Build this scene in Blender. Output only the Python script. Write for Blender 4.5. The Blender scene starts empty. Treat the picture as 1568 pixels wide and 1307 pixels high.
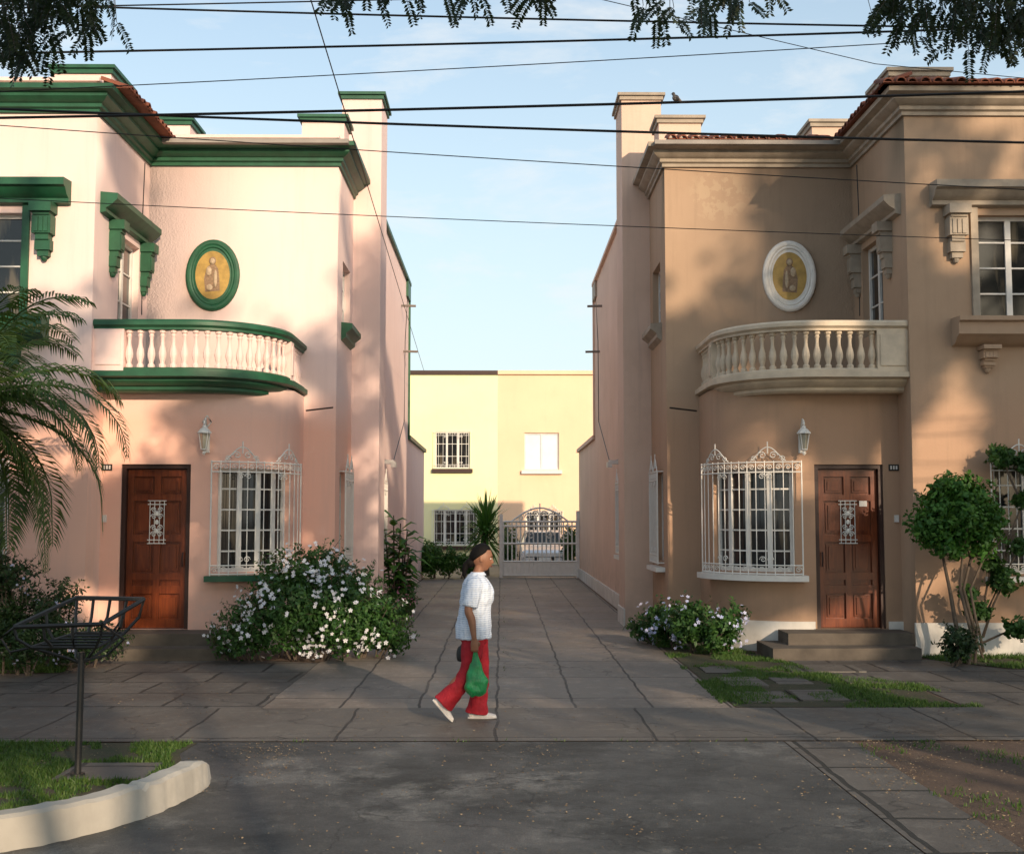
import bpy, bmesh, math, random
import numpy as np
from mathutils import Vector, Matrix, noise
random.seed(7); rng=np.random.default_rng(7)
S=bpy.context.scene
R=math.radians
# ------------------------------------------------------------------ materials
def lin(c): return (c[0],c[1],c[2],1)
class NT:
    def __init__(s,name):
        s.m=bpy.data.materials.new(name); s.m.use_nodes=True; s.t=s.m.node_tree; s.n=s.t.nodes
        s.b=s.n['Principled BSDF']; s.out=s.n['Material Output']
        s.tc=s.n.new('ShaderNodeTexCoord')
    def link(s,a,b): s.t.links.new(a,b)
    def noise(s,scale,detail=4,rough=.55,mp=None,dist=0):
        n=s.n.new('ShaderNodeTexNoise'); n.inputs['Scale'].default_value=scale; n.inputs['Detail'].default_value=detail
        n.inputs['Roughness'].default_value=rough; n.inputs['Distortion'].default_value=dist
        src=s.tc.outputs['Object']
        if mp:
            m=s.n.new('ShaderNodeMapping'); m.inputs['Scale'].default_value=mp; s.link(src,m.inputs['Vector']); src=m.outputs['Vector']
        s.link(src,n.inputs['Vector']); return n.outputs['Fac']
    def ramp(s,fac,a,b,ca=0,cb=1):
        r=s.n.new('ShaderNodeMapRange'); r.inputs['From Min'].default_value=a; r.inputs['From Max'].default_value=b
        r.inputs['To Min'].default_value=ca; r.inputs['To Max'].default_value=cb; s.link(fac,r.inputs['Value']); return r.outputs['Result']
    def mix(s,fac,a,b,mode='MIX'):
        m=s.n.new('ShaderNodeMix'); m.data_type='RGBA'; m.blend_type=mode
        for k,v in ((0,fac),(6,a),(7,b)):
            if isinstance(v,(int,float)): m.inputs[k].default_value=v
            elif isinstance(v,tuple): m.inputs[k].default_value=lin(v)
            else: s.link(v,m.inputs[k])
        return m.outputs[2]
    def math(s,op,a,b=0):
        m=s.n.new('ShaderNodeMath'); m.operation=op
        for k,v in ((0,a),(1,b)):
            if isinstance(v,(int,float)): m.inputs[k].default_value=v
            else: s.link(v,m.inputs[k])
        return m.outputs[0]
    def posz(s):
        g=s.n.new('ShaderNodeSeparateXYZ'); s.link(s.tc.outputs['Object'],g.inputs[0]); return g.outputs
    def bump(s,h,st=.3,d=.02):
        b=s.n.new('ShaderNodeBump'); b.inputs['Strength'].default_value=st; b.inputs['Distance'].default_value=d
        s.link(h,b.inputs['Height']); s.link(b.outputs['Normal'],s.b.inputs['Normal'])
    def col(s,c,rough=.8):
        if isinstance(c,tuple): s.b.inputs['Base Color'].default_value=lin(c)
        else: s.link(c,s.b.inputs['Base Color'])
        s.b.inputs['Roughness'].default_value=rough; return s.m
def stucco(name,c1,c2,dirt=.35,patch=None,base=None):
    t=NT(name); n1=t.noise(.55,5,.6); n2=t.noise(1,7,.7,(6,6,.4)); n3=t.noise(30,5,.7); n4=t.noise(3,6,.6); n6=t.noise(1.1,7,.7)
    c=t.mix(t.ramp(n1,.35,.65),c1,c2)
    if base:
        z=t.posz()[2]; c=t.mix(t.ramp(z,3.9,3.2,0,1),c,base)
    c=t.mix(t.ramp(n2,.52,.75,0,dirt),c,tuple(x*.6 for x in c1))
    c=t.mix(t.ramp(n6,.56,.66,0,dirt*.45),c,tuple(x*.72 for x in c1))
    c=t.mix(t.ramp(n4,.6,.72,0,.15),c,tuple(min(1,x*1.15) for x in c1))
    z=t.posz()[2]; g=t.math('MULTIPLY',t.ramp(z,1.4,0.1,0,1),t.ramp(n4,.3,.65,0.15,.8))
    c=t.mix(g,c,tuple(x*.55 for x in c1))
    if patch:
        vd=t.n.new('ShaderNodeVectorMath'); vd.operation='DISTANCE'; t.link(t.tc.outputs['Object'],vd.inputs[0]); vd.inputs[1].default_value=patch
        m=t.math('MULTIPLY',t.ramp(vd.outputs['Value'],.55,.3,0,1),t.ramp(t.noise(4,8,.65),.53,.55,0,1))
        c=t.mix(t.math('MULTIPLY',m,.3),c,(.58,.45,.30))
    t.bump(t.math('ADD',t.math('MULTIPLY',n3,.5),t.math('MULTIPLY',n4,.7)),.3,.010)
    return t.col(c,.9)
def simple(name,c1,rough=.6,var=.25,scale=6,bs=.2,metal=0,spec=None):
    t=NT(name); n=t.noise(scale,5,.6); c=t.mix(t.ramp(n,.3,.7),c1,tuple(x*(1-var) for x in c1)); 
    t.bump(t.noise(scale*6,4,.6),bs,.008); t.b.inputs['Metallic'].default_value=metal
    if spec is not None: t.b.inputs['Specular IOR Level'].default_value=spec
    return t.col(c,rough)
def leafmat(name,c1,c2,trans=.25):
    t=NT(name); g=t.n.new('ShaderNodeNewGeometry'); c=t.mix(g.outputs['Random Per Island'],c1,c2)
    t.col(c,.5); t.b.inputs['Specular IOR Level'].default_value=.35
    if not trans: t.col(c,.7); t.b.inputs['Specular IOR Level'].default_value=.2; return t.m
    tr=t.n.new('ShaderNodeBsdfTranslucent'); t.link(t.mix(.5,c,(.12,.2,.02)),tr.inputs['Color'])
    mx=t.n.new('ShaderNodeMixShader'); mx.inputs[0].default_value=trans
    t.link(t.b.outputs[0],mx.inputs[1]); t.link(tr.outputs[0],mx.inputs[2]); t.link(mx.outputs[0],t.out.inputs['Surface']); return t.m
def wood(name):
    t=NT(name); n=t.noise(2.2,6,.6,(9,9,.6),1.5); n2=t.noise(2,4)
    c=t.mix(t.ramp(n,.3,.7),(.24,.056,.015),(.10,.018,.006)); c=t.mix(t.ramp(n2,.4,.7,0,.5),c,(.055,.012,.005))
    t.bump(n,.15,.004); return t.col(c,.3)
def slabs(name,w,h,c1,c2,mort,off=0.0,msz=.012,stain=.5):
    t=NT(name)
    br=t.n.new('ShaderNodeTexBrick'); br.offset=off; br.squash=1
    nz=t.n.new('ShaderNodeTexNoise'); nz.inputs['Scale'].default_value=1.5; nz.inputs['Detail'].default_value=5; t.link(t.tc.outputs['Object'],nz.inputs['Vector'])
    sc=t.n.new('ShaderNodeVectorMath'); sc.operation='SCALE'; sc.inputs['Scale'].default_value=.09; t.link(nz.outputs['Color'],sc.inputs[0])
    ad=t.n.new('ShaderNodeVectorMath'); ad.operation='ADD'; t.link(t.tc.outputs['Object'],ad.inputs[0]); t.link(sc.outputs[0],ad.inputs[1])
    t.link(ad.outputs[0],br.inputs['Vector'])
    for k,v in (('Scale',1),('Mortar Size',msz),('Mortar Smooth',.15),('Brick Width',w),('Row Height',h),('Bias',0)): br.inputs[k].default_value=v
    br.inputs['Color1'].default_value=lin(c1); br.inputs['Color2'].default_value=lin(c2); br.inputs['Mortar'].default_value=lin(mort)
    c=br.outputs['Color']; n=t.noise(.7,9,.68); n2=t.noise(5,9,.75); n3=t.noise(60,4,.7); n5=t.noise(1.3,9,.72,(3.5,.5,1)); n6=t.noise(22,6,.8)
    c=t.mix(t.ramp(n,.42,.64,0,stain),c,tuple(x*.42 for x in c1))
    c=t.mix(t.ramp(n2,.52,.68,0,.6),c,tuple(x*1.5 for x in c1))
    c=t.mix(t.ramp(n5,.54,.68,0,.55),c,tuple(x*.45 for x in c1))
    c=t.mix(t.ramp(n6,.58,.68,0,.5),c,tuple(x*.5 for x in c1))
    c=t.mix(t.ramp(n3,.35,.7,0,.4),c,tuple(x*.55 for x in c1))
    c=t.mix(t.math('MULTIPLY',br.outputs['Fac'],.85),c,mort)
    v=t.n.new('ShaderNodeTexVoronoi'); v.feature='DISTANCE_TO_EDGE'; v.inputs['Scale'].default_value=.42
    sc2=t.n.new('ShaderNodeVectorMath'); sc2.operation='MULTIPLY_ADD'; n7=t.n.new('ShaderNodeTexNoise'); n7.inputs['Scale'].default_value=1.4; n7.inputs['Detail'].default_value=8
    t.link(t.tc.outputs['Object'],n7.inputs['Vector']); t.link(n7.outputs['Color'],sc2.inputs[0]); sc2.inputs[1].default_value=(1.6,1.6,0); t.link(t.tc.outputs['Object'],sc2.inputs[2]); t.link(sc2.outputs[0],v.inputs['Vector'])
    c=t.mix(t.math('MULTIPLY',t.ramp(v.outputs['Distance'],0,.007,1,0),.7),c,mort)
    h=t.math('ADD',t.math('MULTIPLY',br.outputs['Fac'],-2),t.math('ADD',t.math('MULTIPLY',n3,.4),n2)); t.bump(h,.6,.014)
    t.col(c,.6); t.link(t.ramp(n,.4,.7,.75,.45),t.b.inputs['Roughness']); return t.m
def asphalt(name,c1):
    t=NT(name); n=t.noise(.8,9,.68); n2=t.noise(2.6,10,.75); n3=t.noise(90,3,.7); n4=t.noise(16,7,.8); n5=t.noise(.45,7,.65)
    c=t.mix(t.ramp(n,.38,.62),tuple(x*1.15 for x in c1),tuple(x*.45 for x in c1)); c=t.mix(t.ramp(n2,.54,.66,0,.6),c,(.16,.155,.14))
    c=t.mix(t.math('MULTIPLY',t.ramp(n5,.50,.60,0,1),t.ramp(n2,.44,.56,0,.85)),c,(.27,.265,.245))
    c=t.mix(t.ramp(n4,.61,.68,0,.8),c,(.30,.285,.255)); c=t.mix(t.ramp(n3,.35,.65,0,.6),c,(.025,.026,.025))
    v=t.n.new('ShaderNodeTexVoronoi'); v.feature='DISTANCE_TO_EDGE'; v.inputs['Scale'].default_value=.55
    mm=t.n.new('ShaderNodeVectorMath'); mm.operation='ADD'; nz=t.n.new('ShaderNodeTexNoise'); nz.inputs['Scale'].default_value=1.8; nz.inputs['Detail'].default_value=8
    t.link(t.tc.outputs['Object'],nz.inputs['Vector']); t.link(nz.outputs['Color'],mm.inputs[0]); t.link(t.tc.outputs['Object'],mm.inputs[1]); t.link(mm.outputs[0],v.inputs['Vector'])
    ck=t.ramp(v.outputs['Distance'],0,.010,1,0); c=t.mix(t.math('MULTIPLY',ck,.75),c,(.014,.014,.013))
    t.bump(t.math('ADD',t.math('MULTIPLY',n3,.7),n2),.7,.014); t.col(c,.6); t.link(t.ramp(n,.4,.65,.5,.8),t.b.inputs['Roughness']); return t.m
def soil(name,c1,c2):
    t=NT(name); n=t.noise(3,9,.7); n2=t.noise(40,5,.75); c=t.mix(t.ramp(n,.35,.65),c1,c2); c=t.mix(t.ramp(n2,.4,.7,0,.6),c,tuple(x*.5 for x in c1))
    t.bump(t.math('ADD',n,n2),.8,.03); return t.col(c,.95)
M={}
M['pink']=stucco('pink_stucco',(.85,.64,.59),(.87,.68,.63),.2,base=(.84,.50,.39))
M['pink_side']=stucco('pink_side_stucco',(.85,.65,.60),(.81,.60,.55),.28)
M['tan']=stucco('tan_stucco',(.45,.315,.215),(.40,.275,.185),.35,patch=(3.45,18.4,7.0),base=(.44,.28,.185))
M['tan_skylit']=stucco('tan_stucco_skylit',(.70,.51,.41),(.62,.44,.34),.35)  # tan stucco made lighter and pinker: sky light on the side wall, in the colour
M['yellow']=stucco('yellow_stucco',(.88,.83,.47),(.88,.85,.52),.1)
M['peach']=stucco('peach_stucco',(.86,.60,.41),(.82,.56,.38),.15)
M['white']=stucco('whitewash',(.76,.74,.70),(.66,.64,.60),.5)
M['kerb']=stucco('kerb_paint',(.56,.53,.47),(.36,.34,.30),.9)
M['green']=simple('green_paint',(.016,.11,.052),.5,.4,5)
M['cream']=simple('cream_paint',(.68,.57,.43),.7,.3,4)
M['greytrim']=simple('greyed_cream_trim',(.42,.355,.28),.75,.35,4)
M['whitep']=simple('white_paint',(.76,.74,.70),.5,.15,8)
M['iron']=simple('white_iron',(.80,.78,.73),.5,.12,10)
M['dark']=simple('dark_iron',(.016,.016,.016),.5,.3,10)
M['wire']=simple('wire_rubber',(.006,.006,.007),.6,.2,10)
M['tile']=simple('terracotta',(.27,.085,.045),.85,.65,3,.5)
M['wood']=wood('varnished_wood')
M['woodf']=simple('dark_wood_frame',(.04,.013,.009),.5,.3,6)
M['step']=simple('step_concrete',(.12,.10,.08),.85,.5,2.5,.5)
M['roof']=simple('roof_concrete',(.35,.32,.29),.9,.3,2,.5)
M['pipe']=simple('pipe_grey',(.2,.17,.15),.6,.2)
def glass():
    t=NT('window_glass'); n=t.noise(1.2,3,.5,(3,3,.6)); c=t.mix(t.ramp(n,.55,.62),(.010,.012,.014),(.10,.085,.06)); t.b.inputs['Specular IOR Level'].default_value=.6
    return t.col(c,.06)
M['glass']=glass()
M['curtain']=simple('curtained_glass',(.60,.74,.82),.25,.1,3)
M['ochre']=simple('ochre_tile',(.50,.32,.08),.5,.4,9)
M['robe']=simple('robe_paint',(.34,.22,.13),.6,.5,30)
M['robe2']=simple('robe_pale',(.55,.42,.28),.6,.4,30)
M['lampglass']=simple('lantern_glass',(.45,.42,.33),.2,.2)
M['drive']=slabs('driveway_concrete',.77,1.55,(.25,.21,.175),(.185,.157,.132),(.035,.03,.027),0,.014,.65)
M['walk']=slabs('sidewalk_concrete',1.35,1.7,(.145,.13,.112),(.112,.10,.088),(.025,.022,.02),0,.014,.7)
M['front']=slabs('front_paving',.95,.85,(.135,.124,.112),(.086,.078,.07),(.02,.018,.017),.5,.02,.75)
M['band']=slabs('verge_slabs',.62,.75,(.15,.137,.12),(.105,.096,.086),(.02,.02,.017),0,.022,.6)
M['asphalt']=asphalt('old_asphalt',(.082,.083,.079))
M['soil']=soil('bare_soil',(.15,.10,.07),(.085,.056,.042))
M['turf']=soil('turf_soil',(.045,.055,.022),(.08,.062,.038))
M['bark']=simple('bark',(.13,.10,.075),.9,.5,14,.8)
M['leaf']=leafmat('leaf_green',(.016,.060,.014),(.055,.13,.028))
M['leafb']=leafmat('leaf_bright',(.020,.09,.014),(.075,.19,.026))
M['leafd']=leafmat('leaf_dark',(.010,.030,.010),(.030,.065,.018),.12)
M['leafc']=leafmat('crown_leaf',(.022,.05,.016),(.045,.085,.024),0)
M['leafh']=leafmat('hanging_leaf',(.008,.022,.008),(.022,.045,.013),.08)
M['palm']=leafmat('palm_green',(.028,.078,.020),(.10,.16,.033))
M['grass']=leafmat('grass_green',(.030,.09,.013),(.095,.155,.035))
M['dry']=leafmat('dry_litter',(.13,.08,.04),(.32,.25,.16),.0)
M['petal']=leafmat('white_petal',(.78,.78,.78),(.70,.72,.82),.2)
M['pinkp']=leafmat('pink_petal',(.5,.12,.25),(.6,.3,.4),.2)
M['bluep']=leafmat('blue_petal',(.45,.50,.80),(.62,.65,.85),.2)
# ------------------------------------------------------------------ mesh helpers
def empty(name,loc=(0,0,0)):
    e=bpy.data.objects.new(name,None); e.location=loc; e.empty_display_size=.2; S.collection.objects.link(e); return e
def mkobj(name,me,mat,parent=None):
    o=bpy.data.objects.new(name,me); S.collection.objects.link(o)
    if mat: me.materials.append(mat)
    if parent: o.parent=parent
    return o
class MB:
    def __init__(s,sx=1): s.v=[]; s.f=[]; s.sx=sx
    def add(s,vs,fs):
        o=len(s.v); s.v+= [(s.sx*a[0],a[1],a[2]) for a in vs]
        for f in fs:
            f=[i+o for i in f]
            if s.sx<0: f=f[::-1]
            s.f.append(f)
    def box(s,x0,x1,y0,y1,z0,z1):
        s.add([(x0,y0,z0),(x1,y0,z0),(x1,y1,z0),(x0,y1,z0),(x0,y0,z1),(x1,y0,z1),(x1,y1,z1),(x0,y1,z1)],
              [(0,3,2,1),(4,5,6,7),(0,1,5,4),(1,2,6,5),(2,3,7,6),(3,0,4,7)])
    def tube(s,pts,r,n=5,r2=None):
        pts=[Vector(p) for p in pts]; m=len(pts); vs=[]
        for i,p in enumerate(pts):
            t=(pts[min(i+1,m-1)]-pts[max(i-1,0)]).normalized()
            u=t.cross(Vector((0,0,1)) if abs(t.z)<.9 else Vector((1,0,0))).normalized(); w=t.cross(u)
            rr=r if r2 is None else r+(r2-r)*i/(m-1)
            for k in range(n):
                a=2*math.pi*k/n; vs.append(p+u*(rr*math.cos(a))+w*(rr*math.sin(a)))
        fs=[(i*n+k,i*n+(k+1)%n,(i+1)*n+(k+1)%n,(i+1)*n+k) for i in range(m-1) for k in range(n)]
        fs+=[tuple(range(n))[::-1],tuple(range((m-1)*n,m*n))]
        s.add(vs,fs)
    def lathe(s,c,prof,n=10):
        vs=[(c[0]+r*math.cos(2*math.pi*k/n),c[1]+r*math.sin(2*math.pi*k/n),c[2]+z) for r,z in prof for k in range(n)]
        m=len(prof); fs=[(i*n+k,i*n+(k+1)%n,(i+1)*n+(k+1)%n,(i+1)*n+k) for i in range(m-1) for k in range(n)]
        fs+=[tuple(range(n))[::-1],tuple(range((m-1)*n,m*n))]; s.add(vs,fs)
    def ell(s,c,r,nu=14,nv=9):
        vs=[];
        for j in range(nv+1):
            p=math.pi*j/nv
            for i in range(nu):
                a=2*math.pi*i/nu; vs.append((c[0]+r[0]*math.sin(p)*math.cos(a),c[1]+r[1]*math.sin(p)*math.sin(a),c[2]-r[2]*math.cos(p)))
        s.add(vs,[(j*nu+i,j*nu+(i+1)%nu,(j+1)*nu+(i+1)%nu,(j+1)*nu+i) for j in range(nv) for i in range(nu)])
    def obj(s,name,mat,parent=None,ang=35):
        me=bpy.data.meshes.new(name); me.from_pydata(s.v,[],s.f); 
        bm=bmesh.new(); bm.from_mesh(me); bmesh.ops.remove_doubles(bm,verts=bm.verts,dist=.0004); bm.to_mesh(me); bm.free()
        me.polygons.foreach_set('use_smooth',[True]*len(me.polygons)); me.set_sharp_from_angle(angle=R(ang))
        return mkobj(name,me,mat,parent)
def pnorm(path):
    ns=[]
    for i in range(len(path)-1):
        d=Vector(path[i+1])-Vector(path[i]); d.normalize(); ns.append(Vector((d.y,-d.x)))
    out=[]
    for i in range(len(path)):
        if i==0: out.append(ns[0])
        elif i==len(path)-1: out.append(ns[-1])
        else:
            a,b=ns[i-1],ns[i]; out.append((a+b)/(1+a.dot(b)))
    return out
class Path:
    def __init__(s,pts):
        s.p=[Vector(p) for p in pts]; s.n=pnorm(pts); s.c=[0]
        for i in range(len(pts)-1): s.c.append(s.c[-1]+(s.p[i+1]-s.p[i]).length)
        s.L=s.c[-1]
    def at(s,t,off,z):
        i=0
        while i<len(s.c)-2 and t>s.c[i+1]+1e-9: i+=1
        f=(t-s.c[i])/(s.c[i+1]-s.c[i]); p=s.p[i].lerp(s.p[i+1],f)+off*(s.n[i].lerp(s.n[i+1],f)); return (p.x,p.y,z)
    def cuts(s,a,b):
        return [a]+[c for c in s.c if a+1e-4<c<b-1e-4]+[b]
def arc(cx,cy,r,a0,a1,n): return [(cx+r*math.cos(R(a0+(a1-a0)*i/n)),cy+r*math.sin(R(a0+(a1-a0)*i/n))) for i in range(n+1)]
def pbox(mb,P,s0,s1,z0,z1,o0,o1):
    cs=P.cuts(s0,s1); vs=[]
    for c in cs: vs+=[P.at(c,o0,z0),P.at(c,o1,z0),P.at(c,o1,z1),P.at(c,o0,z1)]
    fs=[]
    for i in range(len(cs)-1):
        a=4*i
        for k in range(4): fs.append((a+k,a+(k+1)%4,a+4+(k+1)%4,a+4+k))
    fs+=[(3,2,1,0),tuple(4*(len(cs)-1)+k for k in range(4))]; mb.add(vs,fs)
def wall(mb,P,z0,z1,holes=(),depth=.2,sub=None):
    ss=set(P.c); zs={z0,z1}
    for h in holes: ss|={h[0],h[1]}; zs|={h[2],h[3]}
    ss=sorted(ss); zs=sorted(zs)
    for i in range(len(ss)-1):
        for j in range(len(zs)-1):
            a,b,c,d=ss[i],ss[i+1],zs[j],zs[j+1]
            if b-a<1e-6: continue
            if any(h[0]-1e-6<=a and b<=h[1]+1e-6 and h[2]-1e-6<=c and d<=h[3]+1e-6 for h in holes): continue
            mb.add([P.at(a,0,c),P.at(b,0,c),P.at(b,0,d),P.at(a,0,d)],[(0,1,2,3)])
    for h in holes:
        cs=P.cuts(h[0],h[1])
        for i in range(len(cs)-1):
            a,b=cs[i],cs[i+1]
            for z in (h[2],h[3]): mb.add([P.at(a,0,z),P.at(b,0,z),P.at(b,-depth,z),P.at(a,-depth,z)],[(0,1,2,3)])
        for c in (h[0],h[1]): mb.add([P.at(c,0,h[2]),P.at(c,-depth,h[2]),P.at(c,-depth,h[3]),P.at(c,0,h[3])],[(0,1,2,3)])
def sweep(mb,P,prof,s0=None,s1=None):
    cs=P.cuts(0 if s0 is None else s0,P.L if s1 is None else s1); n=len(prof); vs=[P.at(c,o,z) for c in cs for o,z in prof]
    fs=[(i*n+k,i*n+(k+1)%n,(i+1)*n+(k+1)%n,(i+1)*n+k) for i in range(len(cs)-1) for k in range(n)]
    fs+=[tuple(range(n))[::-1],tuple(range((len(cs)-1)*n,len(cs)*n))]; mb.add(vs,fs)
def window(H,P,s0,s1,z0,z1,cols=2,rows=4,rec=.1,frame='frames',g='glass'):
    f=H[frame]; t=.055
    pbox(f,P,s0,s1,z0,z0+t,-rec-.05,-rec); pbox(f,P,s0,s1,z1-t,z1,-rec-.05,-rec)
    for i in range(cols+1):
        c=s0+(s1-s0)*i/cols; w=t if i in(0,cols) else .08
        a=c if i==0 else (c-w if i==cols else c-w/2); pbox(f,P,a,a+w,z0+t,z1-t,-rec-.05,-rec+.002)
    for i in range(cols):
        a=s0+(s1-s0)*i/cols+.04; b=s0+(s1-s0)*(i+1)/cols-.04
        for j in range(1,rows): z=z0+(z1-z0)*j/rows; pbox(f,P,a,b,z-.011,z+.011,-rec-.04,-rec-.008)
    pbox(H[g],P,s0+.01,s1-.01,z0+.01,z1-.01,-rec-.09,-rec-.03)
def spiral(P,s,z,off,r,dirn,turns=1.4,ph=0,n=14):
    return [P.at(s+dirn*r*(1-.8*i/n)*math.cos(ph+2*math.pi*turns*i/n),off,z+r*(1-.8*i/n)*math.sin(ph+2*math.pi*turns*i/n)) for i in range(n+1)]
def grille(mb,P,s0,s1,z0,z1,off=.1,sp=.115,crest=True,returns=True):
    n=max(2,round((s1-s0)/sp)); r=.0075
    for i in range(n+1):
        s=s0+(s1-s0)*i/n; mb.tube([P.at(s,off,z0),P.at(s,off,z1)],r if 0<i<n else .011,5)
    for z in (z0+.02,z0+.14,z1-.16,z1-.02):
        cs=[s0+(s1-s0)*i/16 for i in range(17)]; mb.tube([P.at(c,off+.004,z) for c in cs],.009,5)
    if returns:
        for s in (s0,s1):
            for z in (z0+.02,z1-.02): mb.tube([P.at(s,off,z),P.at(s,-.02,z)],.009,5)
    for i in range(n):
        c=s0+(s1-s0)*(i+.5)/n
        for z in (z0+.08,z1-.09): mb.tube(spiral(P,c,z,off,.042,1 if i%2 else -1),.006,4)
    for c in (s0+(s1-s0)*.33,s0+(s1-s0)*.72):
        for dz in (.22,):
            for d in (-1,1): mb.tube(spiral(P,c+d*.045,z0+dz,off+.006,.045,d),.007,4); mb.tube(spiral(P,c+d*.045,z1-dz,off+.006,.045,-d),.007,4)
    if crest:
        for c0,w in ((s0+(s1-s0)*.25,.24),(s0+(s1-s0)*.74,.22)):
            for d in (-1,1):
                mb.tube([P.at(max(s0-.05,min(s1,c0+d*w*(1-t/8))),off,z1+.19*math.sin(math.pi/2*(t/8))**1.4) for t in range(9)],.008,4)
                mb.tube(spiral(P,c0+d*.07,z1+.075,off,.055,d),.007,4); mb.tube(spiral(P,c0+d*.18,z1+.03,off,.04,-d),.007,4)
            mb.tube([P.at(c0,off,z1+.1),P.at(c0,off,z1+.27)],.009,4)
def bracket(mb,P,s,ztop,w=.30,out=.26,h=.72):
    for a,b,ww,oo in ((0,.13,1,1),(.13,.17,.75,.8),(.17,.42,.85,.72),(.42,.50,.6,.6),(.50,.64,.7,.5),(.64,.72,.5,.38)):
        pbox(mb,P,s-w*ww/2,s+w*ww/2,ztop-b*h/.72,ztop-a*h/.72+.001,0,out*oo)
    for k in (-1,0,1): pbox(mb,P,s+k*w*.22-.025,s+k*w*.22+.025,ztop-.40*h/.72,ztop-.2*h/.72,out*.7,out*.78)
    p=P.at(s,out*.15,ztop-h); mb.ell(p,(.05,.05,.07),8,6); 
CORN=[(-.1,7.44),(.04,7.44),(.04,7.49),(.08,7.51),(.08,7.56),(.14,7.585),(.19,7.63),(.19,7.67),(.29,7.70),(.29,7.77),(-.1,7.785)]
DZ=-.165
def house(name,sx,C,tiles):
    root=empty(name); parts={}
    matof=dict(walls=C['wall'],trim=C['trim'],frames='whitep',glass='glass',grille='iron',door='wood',door_frame='woodf',door_grille='iron',
        balusters=C['bal'],balcony=C['trim2'],chimneys=C['side'],chimney_caps=C['trim'],roof_tiles='tile',roof='roof',steps='step',plinth=C['plinth'],rear_wall=C['side'],
        coping=C['cop'],lantern='iron',lantern_glass='lampglass',medallion_ring=C['ring'],medallion='ochre',saint='robe',saint_face='robe2',plate='dark',digits='whitep',pipes='pipe',sill=C['sill'],hood=C['hood'],ledge=C['ledge'],wall_cables='dark')
    class HD(dict):
        def __missing__(s,k): s[k]=MB(sx); return s[k]
    H=HD(); so=-.05 if sx<0 else 0.0; w1=2.30 if sx<0 else 2.44
    side=Path([(2.6,24),(2.6,18.4)]); rec=Path([(2.6,18.4),(5.6,18.4)]); wsd=Path([(5.6,18.4),(5.6,15.95)]); wf=Path([(5.6,15.95),(12,15.95)])
    bay=Path([(3.1,18.4),(3.1,17.6)]+arc(4.2,17.6,1.1,180,270,20)[1:]+[(5.6,16.5)])
    wall(H['walls'],side,0,7.6,[(4.05,5.0,5.05,6.05),(4.2,5.1,1.15,2.6)])
    wall(H['walls'],rec,0,7.6)
    wall(H['walls'],wsd,0,7.6,[(.45,1.4,4.62,6.0)])
    wall(H['walls'],wf,0,7.6,[(.98,2.4,4.6,6.04),(1.1,2.5,1.12,2.6)])
    wall(H['walls'],bay,0,3.75,[(1.0,w1,1.1,2.56),(2.73+so,3.70+so,.32,2.61)])
    H['roof'].box(2.4,12,18.0,24,7.70,7.765) ; H['roof'].box(5.4,12,15.75,18.0,7.70,7.765)
    window(H,side,4.05,5.0,5.05,6.05,2,3); window(H,side,4.2,5.1,1.15,2.6,2,4)
    window(H,wsd,.45,1.4,4.62,6.0,2,3); window(H,wf,.98,2.4,4.6,6.04,3,4,.12); window(H,wf,1.1,2.5,1.12,2.6,3,5)
    window(H,bay,1.0,w1,1.1,2.56,4,5)
    grille(H['grille'],bay,.92,w1+.08,1.06,2.66,.13); grille(H['grille'],wf,1.02,2.58,1.1,2.66,.12); grille(H['grille'],side,4.15,5.15,1.12,2.62,.1,.13)
    pbox(H['sill'],bay,.85,w1+.14,.98,1.06,-.05,.2); pbox(H['sill'],wf,.95,2.65,1.0,1.07,-.05,.18); pbox(H['sill'],side,4.05,5.25,1.0,1.07,-.05,.15)
    sweep(H['trim'],side,[(0,4.72),(.08,4.78),(.08,4.84),(.18,4.92),(.18,5.0),(0,5.02)],3.95,5.12)
    top=Path([(2.6,20.3),(2.6,18.4),(5.6,18.4),(5.6,15.95),(12,15.95)]); sweep(H['trim'],top,CORN)
    if tiles!='all':
        par=Path([(2.65,20.3),(2.65,18.5),(5.65,18.5),(5.65,16.05),(12,16.05)]); sweep(H['coping'],par,[(-.18,7.75),(.0,7.75),(.0,7.92),(.04,7.93),(.04,7.98),(-.23,7.98)])
    T=H['roof_tiles']
    def tilerow(P,a,b):
        n=int((b-a)/.165)
        for i in range(n):
            s=a+(b-a)*(i+.5)/n+random.uniform(-.012,.012); r=.073; oz=random.uniform(-.018,.018)
            vs=[]
            for o,z in ((.38,7.945+DZ),(-.05,8.09+DZ)):
                for k in range(7):
                    t=math.pi*k/6; vs.append(P.at(s+r*math.cos(t),o+oz,z+oz*.5+r*math.sin(t)))
                for k in range(7):
                    t=math.pi*k/6; vs.append(P.at(s+.8*r*math.cos(t),o+oz,z+oz*.5+.75*r*math.sin(t)))
            fs=[(k,k+1,15+k,14+k) for k in range(6)]+[(7+k,8+k,22+k,21+k) for k in range(6)]+[(k,k+1,8+k,7+k) for k in range(6)]
            T.add(vs,fs)
        pbox(T,P,a,b,7.951+DZ,7.965+DZ,-.1,.36)
    if tiles=='all':
        tilerow(rec,0.0,2.62); tilerow(Path([(5.6,18.0),(5.6,15.6)]),0,2.35); tilerow(Path([(5.2,15.95),(12,15.95)]),0,6.8)
        H['coping'].box(2.7,5.6,18.75,18.95,7.77,8.06)
        H['coping'].box(5.95,12,16.35,16.5,7.77,8.0)
    else: tilerow(Path([(5.5,18.2),(5.5,15.8)]),0,2.3)
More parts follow.
